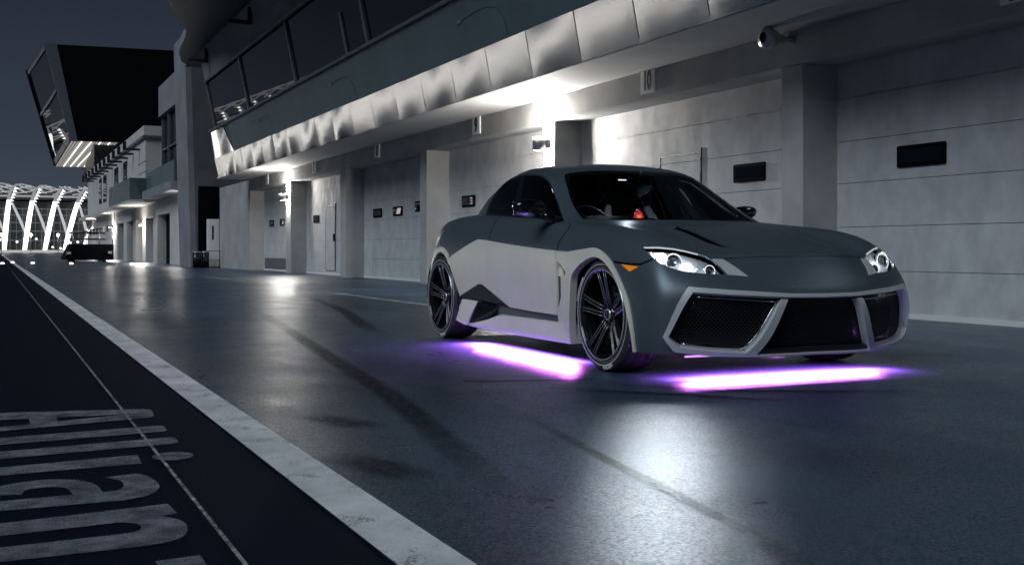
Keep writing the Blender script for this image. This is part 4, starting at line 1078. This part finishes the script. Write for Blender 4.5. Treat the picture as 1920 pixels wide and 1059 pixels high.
belt, C = carve(C, [(5.7, .0), (5.75, .085), (10.3, .085), (10.3, .0)])
trimw, C = carve(C, [(5.70, .085), (5.72, 1.0), (5.9, 1.85), (6.15, 2.3), (6.5, 2.55), (6.95, 2.70), (7.7, 2.80), (8.85, 2.9), (10.4, 2.86), (10.75, 2.55), (10.75, 1.9), (10.55, 1.0), (10.3, .085)])
sm2 = []
I, C = ribbon(C, [(4.96, 0), (4.97, .7), (4.99, 1.34), (5.08, 2.1), (5.23, 2.63), (5.6, 2.95), (6.46, 3.08), (7.6, 3.12), (9.0, 3.18)], .011, .022); sm2.append(I)
shell('headliner', C, M['black'], off=-.025, depth=0); shell('roof', C, M['paint']); tag(shell('panel_gap', np.concatenate(sm2), M['black'], off=-.006, depth=0), kind='stuff')
w_ = shell('windscreen', ws, M['car_glass'], depth=0); shell('windscreen_band', band, M['gloss_black'], off=.0, depth=.0, parent=w_)
shell('rear_window', rw, M['side_glass'], depth=0)
for sd in ('right', 'left'):
    shell('side_window', w1, M['side_glass'], off=-.004, depth=0, sides=sd)
    shell('quarter_window', w2, M['side_glass'], off=-.004, depth=0, sides=sd)
    shell('door_pillar', bp_, M['gloss_black'], off=-.003, depth=.01, sides=sd)
    shell('window_trim', trimw, M['trim'], off=-.002, depth=.012, sides=sd)
    shell('belt_trim', belt, M['gloss_black'], off=.003, depth=.012, sides=sd)
# thin bright edge along the top of the side glass
for sd in (-1, 1):
    P = []
    for u, v in ((5.98, 1.62), (6.2, 2.14), (6.5, 2.40), (6.9, 2.56), (7.63, 2.68), (8.8, 2.78), (9.8, 2.78), (10.35, 2.72)):
        p, n_ = cab_s.at(u, v); p = p + n_ * .002; P.append((p.x, p.y * sd, p.z))
    MB().tube(P, .0028, 6).build('window_moulding', M['chrome'], car)

# ---------------------------------------------------------------- wheels
tyre_mb = MB()
tyre_mb.lathe([(.268, -.11), (.276, -.118), (.30, -.124), (.318, -.118), (.328, -.104), (.330, -.098), (.322, -.094), (.322, -.088), (.332, -.084), (.333, -.045), (.323, -.041), (.323, -.033), (.333, -.029), (.3335, .029), (.323, .033), (.323, .041),
               (.333, .045), (.332, .084), (.322, .088), (.322, .094), (.330, .098), (.328, .104), (.318, .118), (.30, .124), (.276, .118), (.268, .11)], 72, 'y')
groove = MB()
for kk in range(40):
    a = 2 * math.pi * kk / 40
    for s0, s1, da in ((-.098, -.034, .07), (.034, .098, -.07), (-.03, .03, .05)):
        pts = []
        for tt in range(4):
            y = s0 + (s1 - s0) * tt / 3; an = a + da * tt / 3
            pts.append((.3338, y, an))
        vs = []
        for r_, y, an in pts:
            for w in (-.007, .007): vs.append(((r_ + .0006) * math.cos(an + w), y, (r_ + .0006) * math.sin(an + w)))
        groove.add(vs, [(2 * q, 2 * q + 1, 2 * q + 3, 2 * q + 2) for q in range(3)])
def ring_text(s, r, size, a0, step, y, parent, m):
    """raised sidewall letters, one after another round the tyre"""
    c = bpy.data.curves.new('lettering', 'FONT'); c.body = s; c.size = size; c.extrude = .0008; c.offset = size * .025
    t = bpy.data.objects.new('lettering', c); col.objects.link(t)
    me = bpy.data.meshes.new_from_object(t.evaluated_get(bpy.context.evaluated_depsgraph_get())); bpy.data.objects.remove(t)
    xs = [v.co.x for v in me.vertices]; w = max(xs)
    for v in me.vertices:
        an = a0 - (v.co.x - w / 2) * step; rr = r + v.co.y
        v.co = (rr * math.cos(an), y - v.co.z, rr * math.sin(an))
    me.materials.clear(); me.materials.append(m)
    o = bpy.data.objects.new('sidewall_lettering', me); col.objects.link(o); o.parent = parent
    return o
M['tyre_letter'] = mat('tyre_letter_white', (.62, .62, .62), .6)
M['rim'] = mat('rim_gloss_black', (.010, .010, .012), .16, coat=.6)
M['rim_edge'] = mat('machined_rim_edge', (.50, .51, .53), .22, metal=.6)
M['disc'] = mat('brake_disc', (.22, .22, .23), .35, metal=.9)
def make_wheel():
    w = empty('wheel', (0, 0, 0), 0, car)
    # outer face at local y = -0.12
    ty = tyre_mb.build('tyre', M['rubber'], w); gm = groove.build('tread_groove', M['black'], ty, fix=False); tag(gm, kind='stuff')
    ring = MB().lathe([(.294, -.1242), (.2965, -.1256), (.299, -.1246)], 72, 'y').build('sidewall_ring', M['tyre_letter'], ty)
    MB().lathe([(.276, -.1188), (.278, -.1204), (.280, -.1198)], 72, 'y').build('sidewall_ring', M['rim_edge'], ty)
    MB().lathe([(.272, -.112), (.270, -.124), (.262, -.127), (.256, -.118), (.252, -.07), (.246, .02), (.25, .1), (.27, .11)], 64, 'y').build('rim', M['rim'], w)
    MB().lathe([(.2705, -.1245), (.268, -.1292), (.2635, -.1290), (.2615, -.1268)], 64, 'y').build('rim_lip', M['rim_edge'], w)
    sp = None
    for q in range(5):
        b = MB()
        for sgn in (-1, 1):
            vs = []
            for (r_, off, wd, yt, th) in ((.045, .018, .016, -.070, .03), (.11, .023, .0150, -.088, .03), (.19, .030, .0145, -.104, .026), (.258, .040, .016, -.118, .03)):
                for (dx, dy) in ((-wd, .004), (-wd * .55, 0), (wd * .55, 0), (wd, .004), (wd, th), (-wd, th)):
                    vs.append((r_, yt + dy, sgn * off + dx))
            b.add(vs, [(i * 6 + k_, i * 6 + (k_ + 1) % 6, i * 6 + 6 + (k_ + 1) % 6, i * 6 + 6 + k_) for i in range(3) for k_ in range(6)] + [tuple(range(5, -1, -1)), tuple(range(18, 24))])
        a = R(94 + 72 * q)
        if sp is None: sp = b.build('spoke', M['rim'], w); s_ = sp
        else: s_ = inst(sp, w)
        s_.rotation_euler = (0, -a, 0)
        if q == 0:
            e_mb = MB()
            for sgn in (-1, 1):
                for side in (-1, 1):
                    e_mb.tube([(r_, yt + .0005, sgn * off + side * wd * .72) for (r_, off, wd, yt) in ((.06, .019, .0157, -.0745), (.11, .023, .0150, -.0885), (.19, .030, .0145, -.1045), (.256, .0395, .016, -.1175))], .0016, 5)
            ed = e_mb.build('spoke_edge', M['rim_edge'], s_)
        else:
            c_ = inst(ed, s_)
    MB().lathe([(.001, -.086), (.028, -.085), (.036, -.078), (.06, -.066), (.064, -.03)], 28, 'y').build('hub_cap', M['rim'], w)
    MB().lathe([(.024, -.0865), (.030, -.090), (.036, -.0805)], 28, 'y').build('hub_ring', M['rim_edge'], w)
    MB().lathe([(.06, -.02), (.175, -.02), (.175, .0), (.06, .0)], 48, 'y', closed=True).build('brake_disc', M['disc'], w)
    cb = MB()
    for i in range(9):
        pass
    cb.prism([(.19 * math.cos(R(a)), .19 * math.sin(R(a))) for a in range(-20, 45, 8)] + [(.12 * math.cos(R(a)), .12 * math.sin(R(a))) for a in range(44, -21, -8)], 1, -.045, .03)
    cb.build('brake_caliper', mat('caliper_red', (.22, .012, .010), .35), w)
    MB().lathe([(.001, .03), (.25, .03)], 32, 'y').build('barrel_back', M['black'], w)
    return w
w0 = make_wheel()
w0.location = (0, -.765, .333)
wheels = [w0]
for (L, s) in ((-2.7, -.765), (0, .765), (-2.7, .765)):
    c_ = copy_tree(w0, car); c_.location = (L, s, .333)
    if s > 0: c_.rotation_euler = (0, 0, math.pi)
    wheels.append(c_)
tx = [o for o in w0.children if o.name.startswith('tyre')][0]
ring_text('YOKOHAMA', .2985, .030, R(152), 3.25, -.1238, tx, M['tyre_letter'])
ring_text('ADVAN', .2985, .024, R(48), 3.25, -.1238, tx, M['tyre_letter'])
ring_text('NEOVA', .2985, .034, R(-76), 3.25, -.1238, tx, M['tyre_letter'])
ty2 = [o for o in wheels[1].children if o.name.startswith('tyre')][0]
ring_text('YOKOHAMA', .2985, .030, R(20), 3.25, -.1238, ty2, M['tyre_letter'])
ring_text('NEOVA', .2985, .034, R(-80), 3.25, -.1238, ty2, M['tyre_letter'])
# wheel wells, floor and inner shell
for L in (0, -2.7):
    for sd in (-1, 1):
        ar = [R(-4 + 188 * k_ / 30) for k_ in range(31)]
        wb = MB(); wb.add([(L + .40 * math.cos(t_), y_ * sd, .333 + .40 * math.sin(t_)) for y_ in (.50, .86) for t_ in ar], [(k_, k_ + 1, 32 + k_, 31 + k_) for k_ in range(30)], True)
        wb.add([(L + .40 * math.cos(t_), .52 * sd, .333 + .40 * math.sin(t_)) for t_ in ar], [tuple(range(31))])
        wb.build('wheel_well', M['black'], car)
edge = [body.at(u_ * .25, .15)[0] for u_ in range(0, 19)]
pan = [(p.x - .02, p.y - .015) for p in edge] + [(.33, .50), (-.42, .50), (-.45, .86), (-2.2, .86), (-2.25, .5), (-3.1, .5)]
MB().prism(pan + [(x, -y) for x, y in pan[::-1][:-1]], 2, .163, .172).build('floor_pan', M['black'], car)
MB().box((-.55, -.62, .2), (-.5, .62, .84)).box((-2.3, -.60, .2), (-2.25, .60, .93)).box((-2.25, -.74, .2), (-.6, -.70, .86)).box((-2.25, .70, .2), (-.6, .74, .86)).build('inner_panel', M['black'], car)

# ---------------------------------------------------------------- side skirts
for sd in (-1, 1):
    P = lambda L, s, z: (L, s * sd, z)
    sec = [(-.40, .885), (-.62, .890), (-1.1, .893), (-1.5, .895), (-1.72, .90), (-1.95, .91), (-2.12, .915)]
    top = [.25, .247, .248, .247, .20, .165, .16]; bot = [.128, .128, .127, .130, .134, .138, .150]
    vs, fs = [], []
    for (L, s), zt, zb in zip(sec, top, bot):
        vs += [P(L, s - .10, zt + .012), P(L, s - .008, zt + .004), P(L, s, zt), P(L, s + .004, zb + .02), P(L, s - .004, zb), P(L, s - .12, zb + .004)]
    n = len(sec)
    for i in range(n - 1):
        for k_ in range(6): fs.append((i * 6 + k_, i * 6 + (k_ + 1) % 6, i * 6 + 6 + (k_ + 1) % 6, i * 6 + 6 + k_))
    fs += [tuple(range(5, -1, -1)), tuple(range((n - 1) * 6, n * 6))]
    MB().add(vs, fs).build('side_skirt', M['silver'], car)
    MB().add([P(-.60, .86, .252), P(-1.58, .862, .252), P(-1.62, .858, .318), P(-.61, .862, .292), P(-.60, .80, .252), P(-1.58, .80, .252), P(-1.62, .80, .318), P(-.61, .80, .292)],
             [(0, 1, 2, 3), (4, 7, 6, 5), (0, 4, 5, 1), (3, 2, 6, 7), (1, 5, 6, 2), (0, 3, 7, 4)]).build('sill_step', M['paint'], car)
    # rear spat: a slanting silver strut in front of the rear wheel
    MB().add([P(-2.13, .925, .338), P(-1.865, .905, .332), P(-2.05, .93, .146), P(-2.235, .935, .172), P(-2.13, .84, .338), P(-1.865, .83, .332), P(-2.05, .82, .146), P(-2.235, .83, .172)],
             [(0, 3, 2, 1), (4, 5, 6, 7), (0, 1, 5, 4), (1, 2, 6, 5), (2, 3, 7, 6), (3, 0, 4, 7)]).build('skirt_strut', M['silver'], car)
    MB().add([P(-2.2, .915, .36), P(-1.86, .90, .462), P(-1.45, .88, .345), P(-1.40, .875, .322), P(-1.86, .90, .342), P(-2.2, .86, .35), P(-1.86, .85, .45), P(-1.45, .84, .335)],
             [(0, 4, 1), (1, 4, 3, 2)]).build('skirt_fin', M['carbon'], car)
    MB().add([P(-1.84, .91, .330), P(-1.56, .87, .305), P(-1.62, .88, .255), P(-1.72, .885, .205), P(-2.03, .915, .150), P(-1.88, .84, .30)], [(0, 1, 2, 3, 4)]).build('skirt_intake', M['gloss_black'], car)

# ---------------------------------------------------------------- mirrors, interior
def mirror(sd):
    t = empty('door_mirror', (-.86 if sd < 0 else -1.02, (.955 if sd < 0 else .875) * sd, .985), 0, car)
    n, m_ = 18, 12; vs, fs = [], []
    for i in range(m_ + 1):
        th = math.pi * i / m_
        for k_ in range(n):
            ph = 2 * math.pi * k_ / n
            sg = lambda c_, e_: math.copysign(abs(c_) ** e_, c_)
            x = sg(math.sin(th), .8) * sg(math.cos(ph), .8); z = sg(math.sin(th), .8) * sg(math.sin(ph), .75); y = sg(math.cos(th), .75)
            vs.append((.075 * x * (1 if x > 0 else .55), .118 * y * sd, (.060 - .010 * y) * z + .012 * y))
    for i in range(m_):
        for k_ in range(n): fs.append((i * n + k_, i * n + (k_ + 1) % n, (i + 1) * n + (k_ + 1) % n, (i + 1) * n + k_))
    MB().add(vs, fs, True).build('mirror_shell', M['gloss_black'], t)
    MB().tube([(.02, -.07 * sd, -.03), (.04, -.15 * sd, -.07), (.05, -.20 * sd, -.085)], [.03, .028, .035], 10).build('mirror_arm', M['gloss_black'], t)
    MB().box((-.042, -.095 * sd, -.045), (-.038, .095 * sd, .045)).build('mirror_glass', M['chrome'], t)
mirror(-1); mirror(1)
for o in car.children:
    if o.name.startswith('door_mirror') and o.location.y > 0: o.scale = (.85, .8, .85)

def seat(y):
    t = empty('seat', (-1.72, y, .32), 0, car)
    MB().box((-.05, -.25, 0), (.5, .25, .16), .04).build('cushion', M['cloth'], t)
    MB().add([(.05, -.22, .1), (.05, .22, .1), (-.10, .20, .62), (-.10, -.20, .62), (-.16, .12, .82), (-.16, -.12, .82), (-.10, -.24, .1), (-.10, .24, .1), (-.24, .20, .62), (-.24, -.20, .62), (-.26, .12, .82), (-.26, -.12, .82)],
             [(0, 1, 2, 3), (3, 2, 4, 5), (6, 9, 8, 7), (9, 11, 10, 8), (5, 4, 10, 11), (0, 3, 9, 6), (1, 7, 8, 2), (3, 5, 11, 9), (2, 8, 10, 4)]).build('backrest', M['cloth'], t)
    for sd in (-1, 1):
        MB().tube([(.13, .235 * sd, .12), (.04, .245 * sd, .38), (-.06, .22 * sd, .60), (-.12, .17 * sd, .73)], [.05, .052, .042, .028], 10).build('bolster', M['seat_trim'], t)
seat(.36); seat(-.36)
MB().prism([(-.60, .60), (-.60, .86), (-.75, .885), (-.95, .875), (-1.02, .82), (-1.0, .60)], 1, -.68, .68).build('dashboard', M['trim'], car)
MB().add([(-.66, -.55, .895), (-.66, .55, .895), (-.52, .55, .88), (-.52, -.55, .88)], [(0, 1, 2, 3)]).build('cowl', M['black'], car)
MB().prism([(-.78, .88), (-.98, .88), (-1.0, .92), (-.86, .945)], 1, -.56, -.20).build('binnacle', M['trim'], car)
sw = MB()
P = [(0, .175 * math.cos(a), .175 * math.sin(a)) for a in [2 * math.pi * i / 28 for i in range(29)]]
sw.tube(P, .014, 8, cap=False).tube([(0, -.17, 0), (0, .17, 0)], .014, 6).tube([(0, 0, 0), (0, 0, -.17)], .014, 6)
o = sw.build('steering_wheel', M['trim'], car, (-1.13, -.36, .86)); o.rotation_euler = (0, R(-25), 0)
MB().box((-1.06, -.11, 1.175), (-1.03, .11, 1.225), .01).tube([(-1.045, 0, 1.22), (-1.02, 0, 1.27)], .008, 6).build('rear_view_mirror', M['gloss_black'], car)
# lit map lamps at the head of the windscreen
for y0 in (-.15, -.02):
    MB().box((-1.10 if y0 > -.3 else -1.16, y0, 1.205), (-1.085 if y0 > -.3 else -1.145, y0 + .085, 1.210), .002).build('map_lamp', glow('map_lamp_glow', (.9, .95, 1), 2.2), car)
ld = bpy.data.lights.new('map_light', 'POINT'); ld.energy = 2.6; ld.color = (.85, .93, 1); ld.shadow_soft_size = .03
o = bpy.data.objects.new('map_light', ld); col.objects.link(o); o.parent = car; o.location = (-1.2, .0, 1.2)
# lit red badge standing on the dashboard
MB().add([(-1.03, -.058, .925), (-1.03, .018, .925), (-1.03, .020, .945), (-1.03, .004, .972), (-1.03, -.02, 1.0), (-1.03, -.044, .972), (-1.03, -.060, .945)] + [(-1.05, y, z) for y, z in ((-.058, .925), (.018, .925), (.020, .945), (.004, .972), (-.02, 1.0), (-.044, .972), (-.060, .945))],
         [tuple(range(7)), tuple(range(13, 6, -1))] + [(i, 7 + i, 7 + (i + 1) % 7, (i + 1) % 7) for i in range(7)]).build('dash_badge', glow('badge_red', (.9, .03, .08), .8), car)
MB().box((-1.029, -.036, .935), (-1.024, -.004, .962)).build('badge_centre', glow('badge_amber', (1, .22, .05), 1.2), car)
MB().tube([(-1.03, -.066, .92), (-1.03, -.068, .945), (-1.03, -.050, .975), (-1.03, -.02, 1.007), (-1.03, .010, .975), (-1.03, .028, .945), (-1.03, .026, .92)], .006, 6).build('badge_rim', M['chrome'], car)
# wipers
for y0, y1 in ((-.62, -.05), (-.05, .48)):
    MB().tube([(-.58, y0, .908), (-.585, (y0 + y1) / 2, .918), (-.575, y1, .912)], .006, 5).build('wiper', M['trim'], car)

# ---------------------------------------------------------------- light tubes under the car
tube_m = glow('violet_light_tube', (.62, .25, 1.0), 1.6)
def light_tube(a, b, watts, tilt=0.0, spread=168):
    """an LED strip on a black rail, shining down (tilt turns it outwards)"""
    a, b = Vector(a), Vector(b); mid = (a + b) / 2; ln = (b - a).length; d = b - a
    t = MB().tube([a, b], .006, 6).build('light_tube', tube_m, car)
    al = abs(d.x) > abs(d.y)
    w = (0, .016) if al else (.016, 0)
    MB().box((min(a.x, b.x) - w[0], min(a.y, b.y) - w[1], a.z + .008), (max(a.x, b.x) + w[0], max(a.y, b.y) + w[1], a.z + .014)).build('light_rail', M['black'], t)
    ld = bpy.data.lights.new('strip_light', 'AREA'); ld.shape = 'RECTANGLE'; ld.size = ln; ld.size_y = .018; ld.energy = watts; ld.color = (.74, .18, 1.0); ld.spread = R(spread)
    o = bpy.data.objects.new('strip_light', ld); col.objects.link(o); o.parent = car; o.location = mid - Vector((0, 0, .010))
    o.rotation_euler = (tilt, 0, 0) if al else (0, 0, R(90))
light_tube((.57, -.68, .128), (.57, .68, .128), 150, 0.0, 156)
light_tube((-.50, -.80, .125), (-2.1, -.80, .125), 205, R(-18), 152); light_tube((-.50, .80, .135), (-2.1, .80, .135), 18, R(-8), 140)
